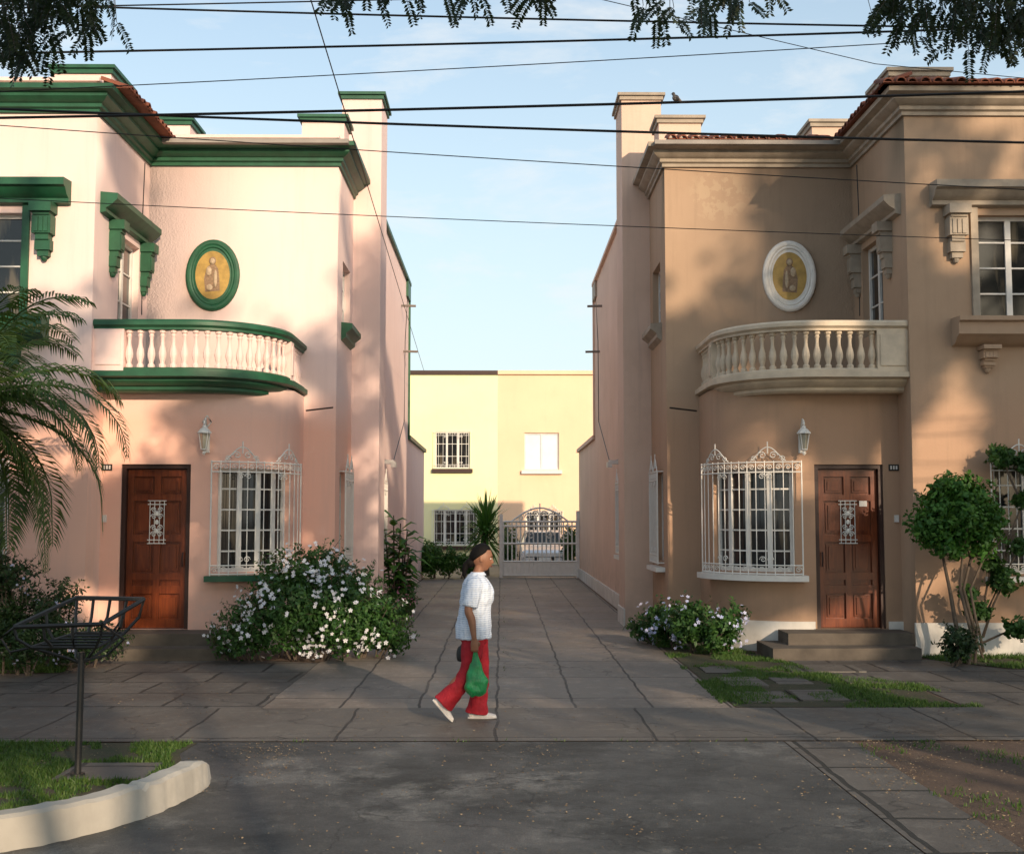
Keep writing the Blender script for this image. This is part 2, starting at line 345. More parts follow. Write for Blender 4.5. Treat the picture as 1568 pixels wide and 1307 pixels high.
    for x0,x1,y0,y1,z1 in ((2.12,2.82,20.3,21.3,9.28),(2.60,3.30,19.0,19.6,8.42),(5.25,6.0,19.4,20.1,8.5),(5.75,6.6,16.9,17.8,8.42)):
        zb=0 if z1>9 else 7.75
        H['chimneys'].box(x0,x1,y0,y1,zb,z1)
        cp=H['chimney_caps']; cp.box(x0-.035,x1+.035,y0-.035,y1+.035,z1-.05,z1+.02); cp.box(x0-.07,x1+.07,y0-.07,y1+.07,z1+.02,z1+.07)
    rw=H['rear_wall']; rw.box(2.4,8,21.3,30,0,7.8); rw.box(2.4,8,30.002,36.4,0,3.85)
    if sx>0: H['plinth'].box(2.36,2.399,21.3,36.4,0,.3); H['plinth'].box(2.09,2.119,20.28,21.3,0,.3)
    if sx<0: rc=H['trim']
    else: rc=H['chimneys']
    rc.box(2.33,2.6,21.3,30.06,7.8,7.88); rc.box(2.33,2.6,30.06,36.46,3.85,3.95); rc.box(2.35,2.5,30.001,30.09,3.95,7.8)
    H['trim'].box(2.345,2.6,29.2,30.07,7.4,7.8)
    # rear barred side window in the long wall
    rs=Path([(2.4,27),(2.4,21.3)]); pbox(H['glass'],rs,3.6,4.5,1.2,2.5,-.02,.004)
    for c in (3.56,4.03,4.5): pbox(H['frames'],rs,c-.03,c+.03,1.16,2.54,-.01,.03)
    for z in (1.16,2.5): pbox(H['frames'],rs,3.53,4.53,z,z+.05,-.01,.031)
    grille(H['grille'],rs,3.5,4.56,1.15,2.55,.12,.13); pbox(H['sill'],rs,3.42,4.64,1.05,1.12,-.02,.16)
    for z,y in ((6.9,27.8),(5.9,28.5)): H['pipes'].tube([(2.45,y,z),(2.05,y,z-.01)],.03,6)
    wc=H['wall_cables']; wc.tube([(2.392,29.7,7.7),(2.392,28.9,6.2),(2.392,28.8,4.2),(2.392,26,3.1),(2.392,23,3.0)],.009,4)
    wc.tube([(5.593,18.1,7.4),(5.593,18.05,6.6),(5.593,18.12,5.0)],.008,4)
    H['digits'].box(2.20,2.39,24.0,24.12,2.95,3.03); H['digits'].box(2.16,2.26,23.97,24.15,2.88,2.99)
    wc.tube([(3.0,18.0,3.5),(2.55,17.7,3.52)],.014,5)
    if sx>0:
        pl=H['plinth']; pbox(pl,bay,0,2.70,0,.42,0,.03); pbox(pl,bay,3.73,4.12,0,.42,0,.03); pbox(pl,wf,-.03,6,0,.45,0,.03); pbox(pl,rec,.0,.5,0,.4,0,.03)
    # balcony
    base=Path([(3.38,18.4)]+arc(4.38,17.3,1.0,180,270,20)+[(5.6,16.3)])
    sweep(H['balcony'],base,[(-.45,3.60),(.06,3.60),(.10,3.63),(.10,3.67),(.17,3.69),(.22,3.74),(.22,3.77),(.33,3.79),(.33,3.86),(.2,3.87),(-.85,3.865)])
    H['balcony'].box(3.38,5.595,17.0,18.39,3.74,3.85)
    rail=Path([(3.18,18.4)]+arc(4.38,17.3,1.2,180,270,20)+[(5.6,16.1)])
    sweep(H['balcony'],rail,[(-.07,4.47),(-.07,4.44),(.07,4.44),(.07,4.47),(.11,4.50),(.11,4.55),(.08,4.58),(-.08,4.58),(-.11,4.55),(-.11,4.50)])
    sweep(H['balcony'],rail,[(-.08,3.86),(.08,3.86),(.08,3.90),(.05,3.92),(-.05,3.92),(-.08,3.90)])
    L=rail.L
    for a,b in ((1.0,1.2),(L-.42,L)):
        pbox(H['balusters'],rail,a,b,3.87,4.445,-.085,.085); pbox(H['balusters'],rail,a+.04,b-.04,3.95,4.38,.085,.1)
    bp=[(.048,0),(.048,.04),(.030,.055),(.032,.08),(.052,.15),(.055,.19),(.045,.25),(.028,.31),(.024,.37),(.028,.42),(.038,.44),(.028,.455),(.032,.47),(.048,.485),(.048,.522)]
    s=1.3
    while s<L-.46: p=rail.at(s,0,3.92); H['balusters'].lathe(p,bp,8); s+=.152
    s=.12
    while s<.98: p=rail.at(s,0,3.92); H['balusters'].lathe(p,bp,8); s+=.152
    hood=[(0,6.14),(.10,6.16),(.10,6.22),(.18,6.26),(.24,6.34),(.30,6.36),(.30,6.46),(0,6.48)]
    sweep(H['hood'],wf,hood,.33,3.0); bracket(H['hood'],wf,.66,6.14); bracket(H['hood'],wf,2.75,6.14)
    sweep(H['ledge'],wf,[(0,4.2),(.14,4.24),(.2,4.3),(.28,4.34),(.28,4.5),(.33,4.52),(.33,4.58),(0,4.59)],.58,2.9)
    bracket(H['ledge'],wf,1.05,4.2,.24,.24,.3); bracket(H['ledge'],wf,2.4,4.2,.24,.24,.3)
    pbox(H['hood'],wf,.88,.98,4.6,6.14,0,.04)
    h2=[(0,6.1),(.08,6.12),(.08,6.17),(.16,6.22),(.22,6.28),(.24,6.3),(.24,6.38),(0,6.4)]
    sweep(H['hood'],wsd,h2,.12,2.25); bracket(H['hood'],wsd,.30,6.1,.24,.22,.75); bracket(H['hood'],wsd,1.75,6.1,.24,.22,.75)
    # medallion
    mc=(4.57,18.4,5.68); n=40
    for (rx,rz,r,off) in ((.375,.52,.055,0),(.32,.46,.022,-.02)):
        vs=[];m=10
        for i in range(n):
            a=2*math.pi*i/n
            for k in range(m):
                b=2*math.pi*k/m; q=r*math.cos(b); vs.append((mc[0]+(rx+q)*math.cos(a),mc[1]-.01+off-r*.8*math.sin(b),mc[2]+(rz+q)*math.sin(a)))
        H['medallion_ring'].add(vs,[(i*m+k,i*m+(k+1)%m,((i+1)%n)*m+(k+1)%m,((i+1)%n)*m+k) for i in range(n) for k in range(m)])
    vs=[(mc[0]+rr*.34*math.cos(2*math.pi*i/n),mc[1]-yy,mc[2]+rr*.48*math.sin(2*math.pi*i/n)) for rr,yy in ((1,.02),(.8,.028)) for i in range(n)]
    H['medallion_ring'].add(vs,[(i,(i+1)%n,n+(i+1)%n,n+i) for i in range(n)])
    H['medallion'].add([(mc[0]+.272*math.cos(2*math.pi*i/n),mc[1]-.03,mc[2]+.385*math.sin(2*math.pi*i/n)) for i in range(n)],[tuple(range(n))])
    sa=H['saint']; x,y,z=mc; y-=.035
    sa.add([(x-.12,y,z-.25),(x+.11,y,z-.27),(x+.13,y,z-.05),(x+.09,y,z+.12),(x+.03,y-.01,z+.17),(x-.04,y-.01,z+.17),(x-.09,y,z+.10),(x-.11,y,z-.05)],[tuple(range(8))])
    sf=H['saint_face']; sf.ell((x,y-.01,z+.215),(.042,.02,.05)); sf.ell((x+.055,y-.012,z+.06),(.045,.016,.075)); sf.ell((x-.05,y-.012,z-.06),(.03,.014,.14)); sf.ell((x+.04,y-.012,z-.2),(.05,.012,.05))
    sa.ell((x,y,z+.225),(.055,.015,.065))
    # lantern
    lx,ly,lz=(4.22 if sx>0 else 4.13),16.5,2.93
    La=H['lantern']; 
    for k in range(4):
        a=R(45+90*k); La.tube([(lx+.045*math.cos(a),ly-.18+.045*math.sin(a),lz-.12),(lx+.085*math.cos(a),ly-.18+.085*math.sin(a),lz+.1)],.007,4)
    H['lantern_glass'].lathe((lx,ly-.18,lz),[(.038,-.115),(.075,.095)],4)
    La.lathe((lx,ly-.18,lz),[(.01,-.2),(.03,-.17),(.012,-.15),(.05,-.125),(.05,-.115)],8)
    La.lathe((lx,ly-.18,lz),[(.1,.1),(.1,.112),(.05,.17),(.03,.18),(.03,.20),(.012,.22),(.02,.24),(.004,.29)],8)
    La.tube([(lx,ly,lz-.05),(lx,ly-.06,lz+.05),(lx,ly-.05,lz+.2),(lx,ly-.12,lz+.31),(lx,ly-.18,lz+.28)],.013,6)
    La.box(lx-.035,lx+.035,ly-.02,ly+.0,lz-.16,lz+.16)
    if sx<0:
        La.tube([(lx,ly-.03,lz+.2),(lx-.06,ly-.04,lz+.27),(lx,ly-.04,lz+.36)],.01,5); La.tube([(lx,ly-.03,lz+.2),(lx+.06,ly-.04,lz+.27),(lx,ly-.04,lz+.36)],.01,5)
    # door
    s0,s1,z0,z1=2.73+so,3.70+so,.32,2.61; D=H['door']; F=H['door_frame']
    pbox(F,bay,s0,s0+.06,z0,z1,-.2,-.03); pbox(F,bay,s1-.06,s1,z0,z1,-.2,-.03); pbox(F,bay,s0+.06,s1-.06,z1-.06,z1,-.2,-.03)
    a,b=s0+.065,s1-.065; pbox(D,bay,a,b,z0+.01,z1-.065,-.19,-.15)
    H_=z1-z0-.08; zz=lambda f: z0+.01+H_*f; mid=(a+b)/2
    for u,v in ((a,a+.085),(b-.085,b),(mid-.045,mid+.045)): pbox(D,bay,u,v,zz(0),zz(1),-.151,-.108)
    rails=[(0,.055),(.215,.265),(.30,.345),(.54,.585),(.80,.84),(.955,1)]
    for u,v in rails: pbox(D,bay,a+.085,mid-.045,zz(u),zz(v),-.151,-.1083); pbox(D,bay,mid+.045,b-.085,zz(u),zz(v),-.151,-.1083)
    for i in range(len(rails)-1):
        u,v=rails[i][1],rails[i+1][0]
        if v-u<.06: continue
        for p,q in ((a+.085,mid-.045),(mid+.045,b-.085)):
            pbox(D,bay,p+.03,q-.03,zz(u)+.03,zz(v)-.03,-.151,-.130); pbox(D,bay,p+.06,q-.06,zz(u)+.06,zz(v)-.06,-.130,-.112)
    G=H['door_grille']; gz0,gz1=zz(.53),zz(.80)
    for d in (-.1,-.035,.035,.1): G.tube([bay.at(mid+d,-.09,gz0),bay.at(mid+d,-.09,gz1)],.006,4)
    for z in (gz0,gz0+.05,gz1-.05,gz1): G.tube([bay.at(mid-.13,-.09,z),bay.at(mid+.13,-.09,z)],.007,4)
    for d in (-1,1):
        for z in (gz0+.13,gz0+.22,gz1-.22,gz1-.13): G.tube(spiral(bay,mid+d*.045,z,-.085,.042,d),.007,4)
    for z in (gz0+.175,(gz0+gz1)/2,gz1-.175): G.ell(bay.at(mid,-.085,z),(.028,.012,.035),8,6)
    H['door_frame'].tube([bay.at(a+.04,-.06,1.38),bay.at(a+.04,-.04,1.28),bay.at(a+.04,-.06,1.18)],.012,5)
    if sx>0: pbox(H['digits'],bay,b-.25,b-.14,2.02,2.1,-.109,-.103)
    pbox(H['plate'],bay,3.78,3.92,2.52,2.61,0,.015)
    for k in range(3): pbox(H['digits'],bay,3.80+k*.038,3.822+k*.038,2.54,2.59,.015,.019)
    pbox(H['digits'],bay,3.84,3.9,1.8,1.9,0,.03)
    st=H['steps']; st.box(3.55,5.5,15.5,16.49,.0,.16); st.box(3.85,5.55,15.9,16.485,.16,.315); st.box(4.35,5.37,16.47,16.69,.25,.3195)
    for k,mb in H.items(): mb.obj(k,M[matof[k]],root,30)
    return root
house('pink_house',-1,dict(wall='pink',side='pink_side',trim='green',trim2='green',bal='pink_side',plinth='pink',cop='pink_side',ring='green',sill='green',hood='green',ledge='green'),'some')
house('tan_house',1,dict(wall='tan',side='tan_skylit',trim='greytrim',trim2='cream',bal='cream',plinth='white',cop='greytrim',ring='whitep',sill='whitep',hood='greytrim',ledge='tan'),'all')
# ------------------------------------------------------------------ rear houses
def rear(name,x0,x1,wallm,wins,cap):
    root=empty(name); P=Path([(x0,46),(x1,46)])
    class HD(dict):
        def __missing__(s,k): s[k]=MB(); return s[k]
    H=HD(); holes=[(w[0]-x0,w[1]-x0,w[2],w[3]) for w in wins]; wall(H['walls'],P,0,7.45,holes,.18)
    H['body'].box(x0+.01,x1-.01,46.35,54,0,7.4)
    H['parapet'].box(x0,x1,45.9,46.4,7.45,7.6)
    for w in wins:
        a,b=w[0]-x0,w[1]-x0
        window(H,P,a,b,w[2],w[3],w[4],w[5],.08,g='glass' if not w[6] else 'curtain')
        pbox(H['sills'],P,a-.12,b+.12,w[2]-.16,w[2]-.02,-.02,.14)
        if w[7]: grille(H['grille'],P,a-.05,b+.05,w[2],w[3],.1,.18,w[3]<3)
    mo=dict(walls=wallm,body=wallm,parapet=cap,frames='whitep',glass='glass',curtain='curtain',sills='woodf' if cap=='woodf' else 'whitep',grille='iron')
    for k,mb in H.items(): mb.obj(k,M[mo[k]],root)
rear('yellow_house',-9,-.15,'yellow',[(-2.6,-1.25,3.75,5.2,3,3,0,1),(-2.65,-.95,.75,2.15,4,3,0,1)],'woodf')
rear('peach_house',-.148,9,'peach',[(.9,2.25,3.7,5.15,2,1,1,0),(.95,2.35,.75,2.1,3,3,0,1)],'peach')
# ------------------------------------------------------------------ ground
def sheet(name,poly,z,mat):
    me=bpy.data.meshes.new(name); me.from_pydata([(x,y,z) for x,y in poly],[],[tuple(range(len(poly)))]); return mkobj(name,me,mat)
def rect(a,b,c,d): return [(a,c),(b,c),(b,d),(a,d)]
sheet('ground',rect(-300,300,-300,300),0,M['soil'])
sheet('driveway',rect(-2.36,2.3,11.7,36.2),.006,M['drive'])
sheet('rear_courtyard',rect(-8,8,36.2,46),.008,M['drive'])
sheet('sidewalk',rect(-40,40,10.0,11.7),.010,M['walk'])
sheet('front_paving',[(-12,11.7),(-2.36,11.7),(-2.36,15.3),(-3.3,15.6),(-5.3,15.6),(-5.3,14.3),(-12,14.0)],.006,M['front'])
sheet('front_path',[(3.75,15.6),(3.75,14.3),(4.6,13.2),(4.6,11.7),(11,11.7),(11,13.3),(6.2,14.6),(5.6,15.6)],.006,M['front'])
kc=[(-2.10,8.62),(-2.06,8.38),(-2.09,8.05),(-2.2,7.62),(-2.38,7.25),(-2.65,6.9),(-3.0,6.65),(-3.6,6.45),(-5,6.32),(-6,6.3),(-40,6.3)]
sheet('asphalt_apron',[(2.36,10.0),(-2.6,10.0),(-2.6,9.2),(-2.4,8.75)]+kc[:10]+[(-6,-9),(2.36,-9)],.004,M['asphalt'])
sheet('street',[(-60,-9),(-6,-9),(-6,6.3),(-60,6.3)],.003,M['asphalt'])
sheet('street',[(2.95,-9),(60,-9),(60,5.6),(2.95,5.6)],.003,M['asphalt'])
sheet('verge_paving',rect(2.37,2.95,-9,9.98),.006,M['band'])
lv=[(-2.52,9.95),(-2.55,9.5),(-2.42,9.1),(-2.22,8.7),(-2.2,8.3),(-2.25,8.0),(-2.36,7.65),(-2.55,7.3),(-2.8,7.0),(-3.2,6.8),(-3.9,6.6),(-9,6.5),(-9,9.95)]
sheet('verge_lawn',lv,.008,M['turf'])
ll=[(-12,14.05),(-5.3,14.35),(-5.3,15.6),(-5.6,15.95),(-12,15.95)]; sheet('house_lawn',ll,.007,M['turf'])
rl=[(2.32,11.75),(4.55,11.75),(4.55,13.2),(3.7,14.3),(3.7,15.5),(3.3,16.9),(2.6,18.3),(2.32,18.3)]; sheet('house_lawn',rl,.007,M['turf'])
rl2=[(6.3,14.65),(11,13.4),(11,15.95),(5.6,15.95),(5.65,15.5)]; sheet('house_lawn',rl2,.007,M['turf'])
sheet('flower_bed',[(-3.6,15.6),(-2.3,15.4),(-2.1,17),(-2.2,24),(-2.4,24),(-2.6,18.4),(-3.1,18.4),(-3.3,17)],.0085,M['soil'])
sm=MB()
for i,(a,b,c,d) in enumerate(((2.45,3.0,12.0,12.75),(3.05,3.55,12.1,12.8),(2.5,2.95,13.1,13.8),(2.45,2.9,14.2,14.8),(3.5,4.4,14.3,14.9),(3.9,4.5,13.3,13.9),(3.1,3.5,13.3,13.8),(-3.2,-2.55,8.55,9.1))): sm.box(a,b,c,d,.0,.018+.004*(i%3))
sm.obj('stepping_slabs',M['band'])
kb=MB()
def kerbsweep(mb,pts,w,h):
    P=Path(pts); n=len(pts); cs=[]; t=0
    while t<min(P.L,7): cs.append(t); t+=.05
    cs.append(P.L)
    prof=lambda hh:[(-w,.0),(-w,hh*.9),(-w+.025,hh),(-.03,hh),(0,hh*.91),(.018,0)]
    vs=[]
    for c in cs:
        hh=h*min(1,.55+c*1.3)+.012*noise.noise(Vector((c*3,0,0)))+.010*noise.noise(Vector((c*14,0,0)))
        if (c%1.15)>1.07: hh-=.03
        m=0
        for o,z in prof(hh):
            j=.015*noise.noise(Vector((c*2.3,4,0)))+.016*noise.noise(Vector((c*11,m,2))); m+=1
            vs.append(P.at(c,o+j,z))
    m=6; fs=[(i*m+k,i*m+(k+1)%m,(i+1)*m+(k+1)%m,(i+1)*m+k) for i in range(len(cs)-1) for k in range(m)]
    fs+=[tuple(range(m))[::-1]]; mb.add(vs,fs)
kerbsweep(kb,[(-p[0],p[1]) for p in kc],.17,.2)
kb.v=[(-a,b,c) for a,b,c in kb.v]; kb.f=[f[::-1] for f in kb.f]
kb.obj('kerb',M['kerb'],None,25)
def inpoly(x,y,poly):
    c=False; j=len(poly)-1
    for i in range(len(poly)):
        xi,yi=poly[i]; xj,yj=poly[j]
        if (yi>y)!=(yj>y) and x<(xj-xi)*(y-yi)/(yj-yi)+xi: c=not c
        j=i
    return c
def quads(name,V,mat,parent=None,k=4):
    V=np.asarray(V,dtype=np.float32).reshape(-1,3); n=len(V)//k
    me=bpy.data.meshes.new(name); me.from_pydata(V.tolist(),[],np.arange(n*k).reshape(n,k).tolist()); return mkobj(name,me,mat,parent)
def grass(name,poly,n,h,thr=-.05,mat='grass',wid=.006,avoid=None):
    xs=[p[0] for p in poly]; ys=[p[1] for p in poly]; V=[]; c=0
    while c<n:
        x=random.uniform(min(xs),max(xs)); y=random.uniform(min(ys),max(ys))
        if not inpoly(x,y,poly): continue
        nz=noise.noise(Vector((x*1.4,y*1.4,3)))+.5*noise.noise(Vector((x*5,y*5,1))); c+=1
        if nz<thr: continue
        if avoid and avoid[0]<x<avoid[1] and avoid[2]<y<avoid[3]: continue
        hh=h*random.uniform(.5,1.2)*(1+.5*nz); a=random.uniform(0,6.28); w=wid; lx=random.gauss(0,.35)*hh; ly=random.gauss(0,.35)*hh
        ca,sa=math.cos(a)*w,math.sin(a)*w
        V+=[(x-ca,y-sa,0.005),(x+ca,y+sa,0.005),(x+ca*.5+lx*.5,y+sa*.5+ly*.5,hh*.6),(x+lx,y+ly,hh)]
    return quads(name,V,M[mat])
grass('verge_grass',[(-2.55,9.93),(-2.62,9.5),(-2.5,9.1),(-2.3,8.7),(-2.27,8.3),(-2.3,8.0),(-2.4,7.65),(-2.6,7.3),(-2.85,7.05),(-3.2,6.85),(-5.5,6.6),(-5.5,9.93)],46000,.045,-.2,avoid=(-3.2,-2.55,8.55,9.1))
grass('lawn_grass',[(2.2,11.6),(4.75,11.7),(4.7,13.2),(3.8,14.3),(3.7,15.5),(3.3,16.9),(2.6,18.3),(2.25,18.3)],36000,.042,-.04)
grass('lawn_grass',[(-8,14.2),(-5.3,14.35),(-5.3,15.6),(-5.6,15.95),(-8,15.95)],12000,.06,-.3)
grass('lawn_grass',[(6.3,14.65),(8.5,14.05),(8.5,15.95),(5.6,15.95),(5.65,15.5)],10000,.06,-.3)
grass('weed_tufts',rect(2.9,6,6,9.95),7000,.035,.26)
grass('weed_tufts',rect(-6,6,9.97,10.03),500,.03,.15)
grass('weed_tufts',rect(.0,.07,13,30),260,.03,.25)
V=[]
for (a,b,c,d,n) in ((2.6,6,6,10,5500),(-2.3,2.4,6.5,10,1500),(-6,6,10,12,900),(-2.3,2.3,12,20,350),(-5,-2.4,7.5,10,500),(-6,-2.4,12,15,300),(2.4,7,12,15,600),(-2.4,-1.6,8.6,9.9,400)):
    for i in range(n):
        x,y=random.uniform(a,b),random.uniform(c,d)
        if noise.noise(Vector((x*1.1,y*1.1,9)))<-.05 and random.random()<.75: continue
        t=random.uniform(0,6.28); s=random.uniform(.004,.013); z=.014
        for k,(u,v) in enumerate(((s,0),(0,s*.5),(-s,0),(0,-s*.5))): V.append((x+u*math.cos(t)-v*math.sin(t),y+u*math.sin(t)+v*math.cos(t),z+random.uniform(0,.008)))
quads('leaf_litter',V,M['dry'])
# ------------------------------------------------------------------ foliage
def leafcloud(blobs,n,size,asp=.5,shell=.35,gap=.3,fr=2.5,seed=1,up=0,gf=2.2,clump=None):
    rnd=random.Random(seed); w=[b[3]*b[4]*b[5] for b in blobs]; V=[]; c=0; tot=0
    while c<n and tot<n*6:
        tot+=1; b=rnd.choices(blobs,w)[0]
        d=Vector((rnd.gauss(0,1),rnd.gauss(0,1),rnd.gauss(0,1))).normalized(); r=(shell+(1-shell)*rnd.random()**.6)
        r*=.85+.5*noise.noise(d*fr+Vector((b[0]*3,seed,b[2]*3)))
        p=Vector((b[0]+d.x*r*b[3],b[1]+d.y*r*b[4],b[2]+d.z*r*b[5]))
        if clump:
            if noise.noise(Vector((p.x*clump,p.y*.15,p.z*clump)))+.35*noise.noise(Vector((p.x*clump*2.7,p.y*.3,p.z*clump*2.7)))>gap: continue
        elif noise.noise(p*(gf/max(.3,b[3]**.5))+Vector((seed,0,0)))>gap: continue
        if p.z<.02: continue
        nr=(d+Vector((rnd.gauss(0,.8),rnd.gauss(0,.8),rnd.gauss(0,.8)+.3))).normalized()
        ax=nr.cross(Vector((rnd.gauss(0,1),rnd.gauss(0,1),rnd.gauss(0,1)))).normalized(); sd=nr.cross(ax)
        s=size*rnd.uniform(.6,1.3)
        V+=[p-ax*s*.5,p+sd*s*asp*.5-nr*s*.08,p+ax*s*.5-nr*s*.12,p-sd*s*asp*.5-nr*s*.08]; c+=1
    return V
def flowers(blobs,n,size,seed=5,petals=5,front=True):
    rnd=random.Random(seed); V=[]; w=[b[3]*b[4]*b[5] for b in blobs]; c=0
    while c<n:
        b=rnd.choices(blobs,w)[0]; d=Vector((rnd.gauss(0,1),rnd.gauss(0,1),rnd.gauss(0,1))).normalized()
        if front and d.y>.3: continue
        p=Vector((b[0]+d.x*b[3]*1.0,b[1]+d.y*b[4]*1.0,b[2]+d.z*b[5]*1.0)); 
        if p.z<.08 or noise.noise(p*2.4)<-.12: c+=.2; continue
        c+=1
        for q in range(rnd.choice((1,2,3,4))):
            o=p+Vector((rnd.gauss(0,size*.7),rnd.gauss(0,size*.7),rnd.gauss(0,size*.7)))
            nr=(d+Vector((rnd.gauss(0,.4),rnd.gauss(0,.4)-.4,rnd.gauss(0,.4)+.2))).normalized(); ax=nr.cross(Vector((.3,.2,1))).normalized(); sd=nr.cross(ax)
            s=size*rnd.uniform(.35,.55)
            for k in range(petals):
                a=2*math.pi*k/petals; u=ax*math.cos(a)+sd*math.sin(a); v=nr.cross(u)
                V+=[o,o+u*s*.6+v*s*.35,o+u*s+nr*s*.15,o+u*s*.6-v*s*.35]
    return V
def bush(name,blobs,n,size,leaf,fl=None,stems=True,seed=1,asp=.5,gap=.3):
    root=empty(name)
    quads('foliage',leafcloud(blobs,n,size,asp,seed=seed,gap=gap),M[leaf],root)
    if fl: quads('blossoms',flowers(blobs,fl[0],fl[1],seed),M[fl[2]],root)
    mb=MB(); rnd=random.Random(seed)
    cx=sum(b[0] for b in blobs)/len(blobs); cy=sum(b[1] for b in blobs)/len(blobs); sv=[]
    for b in blobs:
        for k in range(4):
            e=Vector((b[0]+rnd.uniform(-.6,.6)*b[3],b[1]+rnd.uniform(-.6,.6)*b[4],b[2]+rnd.uniform(-.1,.6)*b[5])); s=Vector((b[0]*.8+cx*.2+rnd.uniform(-.1,.1),b[1]*.8+cy*.2,0))
            mb.tube([s,s.lerp(e,.5)+Vector((rnd.uniform(-.06,.06),0,.05)),e],.014,5,.004)
        for k in range(int(9+20*b[3])):
            d=Vector((rnd.gauss(0,1),rnd.gauss(0,.8)-.3,abs(rnd.gauss(0,.8)))).normalized(); s=Vector((b[0]+d.x*b[3]*.7,b[1]+d.y*b[4]*.7,b[2]+d.z*b[5]*.7)); l=rnd.uniform(.35,.7)*min(b[3],b[5])
            e=s+d*l+Vector((0,0,rnd.uniform(-.1,.1)*l)); 
            if e.z<.05: continue
            mb.tube([s,e],.005,3,.002)
            for j in range(9):
                q=s.lerp(e,(j+1)/9); a=(d.cross(Vector((rnd.gauss(0,1),rnd.gauss(0,1),rnd.gauss(0,1))))).normalized()+d*.4; a.normalize(); sd=a.cross(d).normalized(); z=size*rnd.uniform(.7,1.1)
                sv+=[q,q+a*z*.5+sd*z*asp*.5,q+a*z,q+a*z*.5-sd*z*asp*.5]
    if sv: quads('shoots',sv,M[leaf],root)
    mb.obj('stems',M['bark'],root)
    return root
bush('white_flowering_shrub',[(-2.75,15.5,.62,.72,.6,.60),(-2.2,15.6,.6,.62,.55,.58),(-1.72,15.9,.45,.5,.5,.46),(-3.3,15.35,.42,.45,.4,.4),(-2.5,15.9,1.12,.50,.5,.42),(-2.95,15.8,1.05,.32,.4,.36),(-1.95,16.1,.88,.4,.4,.35),(-1.45,15.9,.25,.3,.3,.25),(-3.55,15.5,.25,.3,.3,.25)],21000,.068,'leaf',(280,.066,'petal'),seed=3)
bush('blue_flowering_shrub',[(2.62,16.3,.42,.34,.4,.36),(2.35,17.0,.35,.35,.4,.32),(2.95,16.0,.3,.3,.3,.3),(2.15,17.6,.22,.25,.35,.22),(3.15,16.3,.45,.22,.2,.25)],6500,.075,'leaf',(75,.062,'bluep'),seed=8)
bush('garden_shrub',[(-6.2,14.2,.65,.7,.5,.6),(-5.6,14.0,.55,.55,.45,.5),(-6.4,14.4,1.15,.55,.5,.5),(-5.25,14.6,.3,.38,.4,.3),(-5.85,14.1,1.1,.4,.35,.35),(-5.55,14.9,.8,.35,.3,.35),(-5.0,15.0,.3,.3,.3,.28)],16500,.058,'leafd',(30,.045,'bluep'),seed=12)
bush('garden_shrub',[(-1.98,23.4,.35,.28,.6,.35),(-1.9,22.2,.3,.3,.5,.3),(-1.85,20.8,.22,.28,.5,.24)],4500,.08,'leaf',(60,.05,'pinkp'),seed=15)
bush('garden_shrub',[(5.75,14.9,.28,.26,.25,.26)],1500,.06,'leafd',seed=17)
bush('hedge',[(-2.2,35.6,.55,.45,.4,.5),(-1.6,35.8,.5,.5,.4,.45),(-1.0,36.0,.4,.4,.4,.4),(-2.2,36.2,.75,.4,.4,.4)],6000,.10,'leafb',seed=20)
bush('hedge',[(2.25,39,.9,.35,.5,.7),(.25,39.5,.9,.3,.5,.8)],2600,.14,'leaf',seed=21)
def bladeplant(name,base,stems,L,w,seed):
    root=empty(name); rnd=random.Random(seed); V=[]; mb=MB(); B=Vector(base)
    for (dx,dy,h) in stems:
        top=B+Vector((dx,dy,h)); mb.tube([B+Vector((dx*.3,dy*.3,0)),B+Vector((dx*.7,dy*.7,h*.55)),top],.025,6,.012)
        for k in range(18):
            u=.35+.65*k/18; o=B+Vector((dx*u,dy*u,h*u)); az=k*2.4+rnd.uniform(-.3,.3); el=rnd.uniform(.0,.9)*u
            d=Vector((math.cos(az)*math.cos(el),math.sin(az)*math.cos(el),math.sin(el))); s=d.cross(Vector((0,0,1))).normalized(); l=L*rnd.uniform(.7,1.1)
            q=o+d*l*.3; m=o+d*l*.62; e=o+d*l-Vector((0,0,l*.35)); ww=w*rnd.uniform(.8,1.2)
            V+=[o,q+s*ww-Vector((0,0,.01)),m,q-s*ww-Vector((0,0,.01))]; V+=[q+s*ww*.98,m+s*ww*.8-Vector((0,0,.03)),e,m]; V+=[q-s*ww*.98,m,e,m-s*ww*.8-Vector((0,0,.03))]
    quads('leaves',V,M['leafb'],root); mb.obj('stems',M['bark'],root)
bladeplant('broad_leaf_plant',(-2.0,22.4,0),[(-.05,0,1.9),(.22,-.1,1.6),(-.22,.2,1.55),(.12,.3,1.25),(.0,-.4,1.05),(.28,-.3,1.3),(.1,-.2,1.75)],.50,.075,5)
def climber(name,pts,n,size,leaf,seed):
    root=empty(name); mb=MB(); rnd=random.Random(seed); bl=[]
    for p,q,r in pts:
        p,q=Vector(p),Vector(q); m=p.lerp(q,.5)+Vector((rnd.uniform(-.08,.08),-.03,rnd.uniform(-.05,.1))); mb.tube([p,m,q],.02,6,.009)
        bl.append((q.x,q.y,q.z,r,r*.8,r*.75))
    mb.obj('branches',M['bark'],root); quads('foliage',leafcloud(bl,n,size,.55,seed=seed,gap=.15),M[leaf],root)
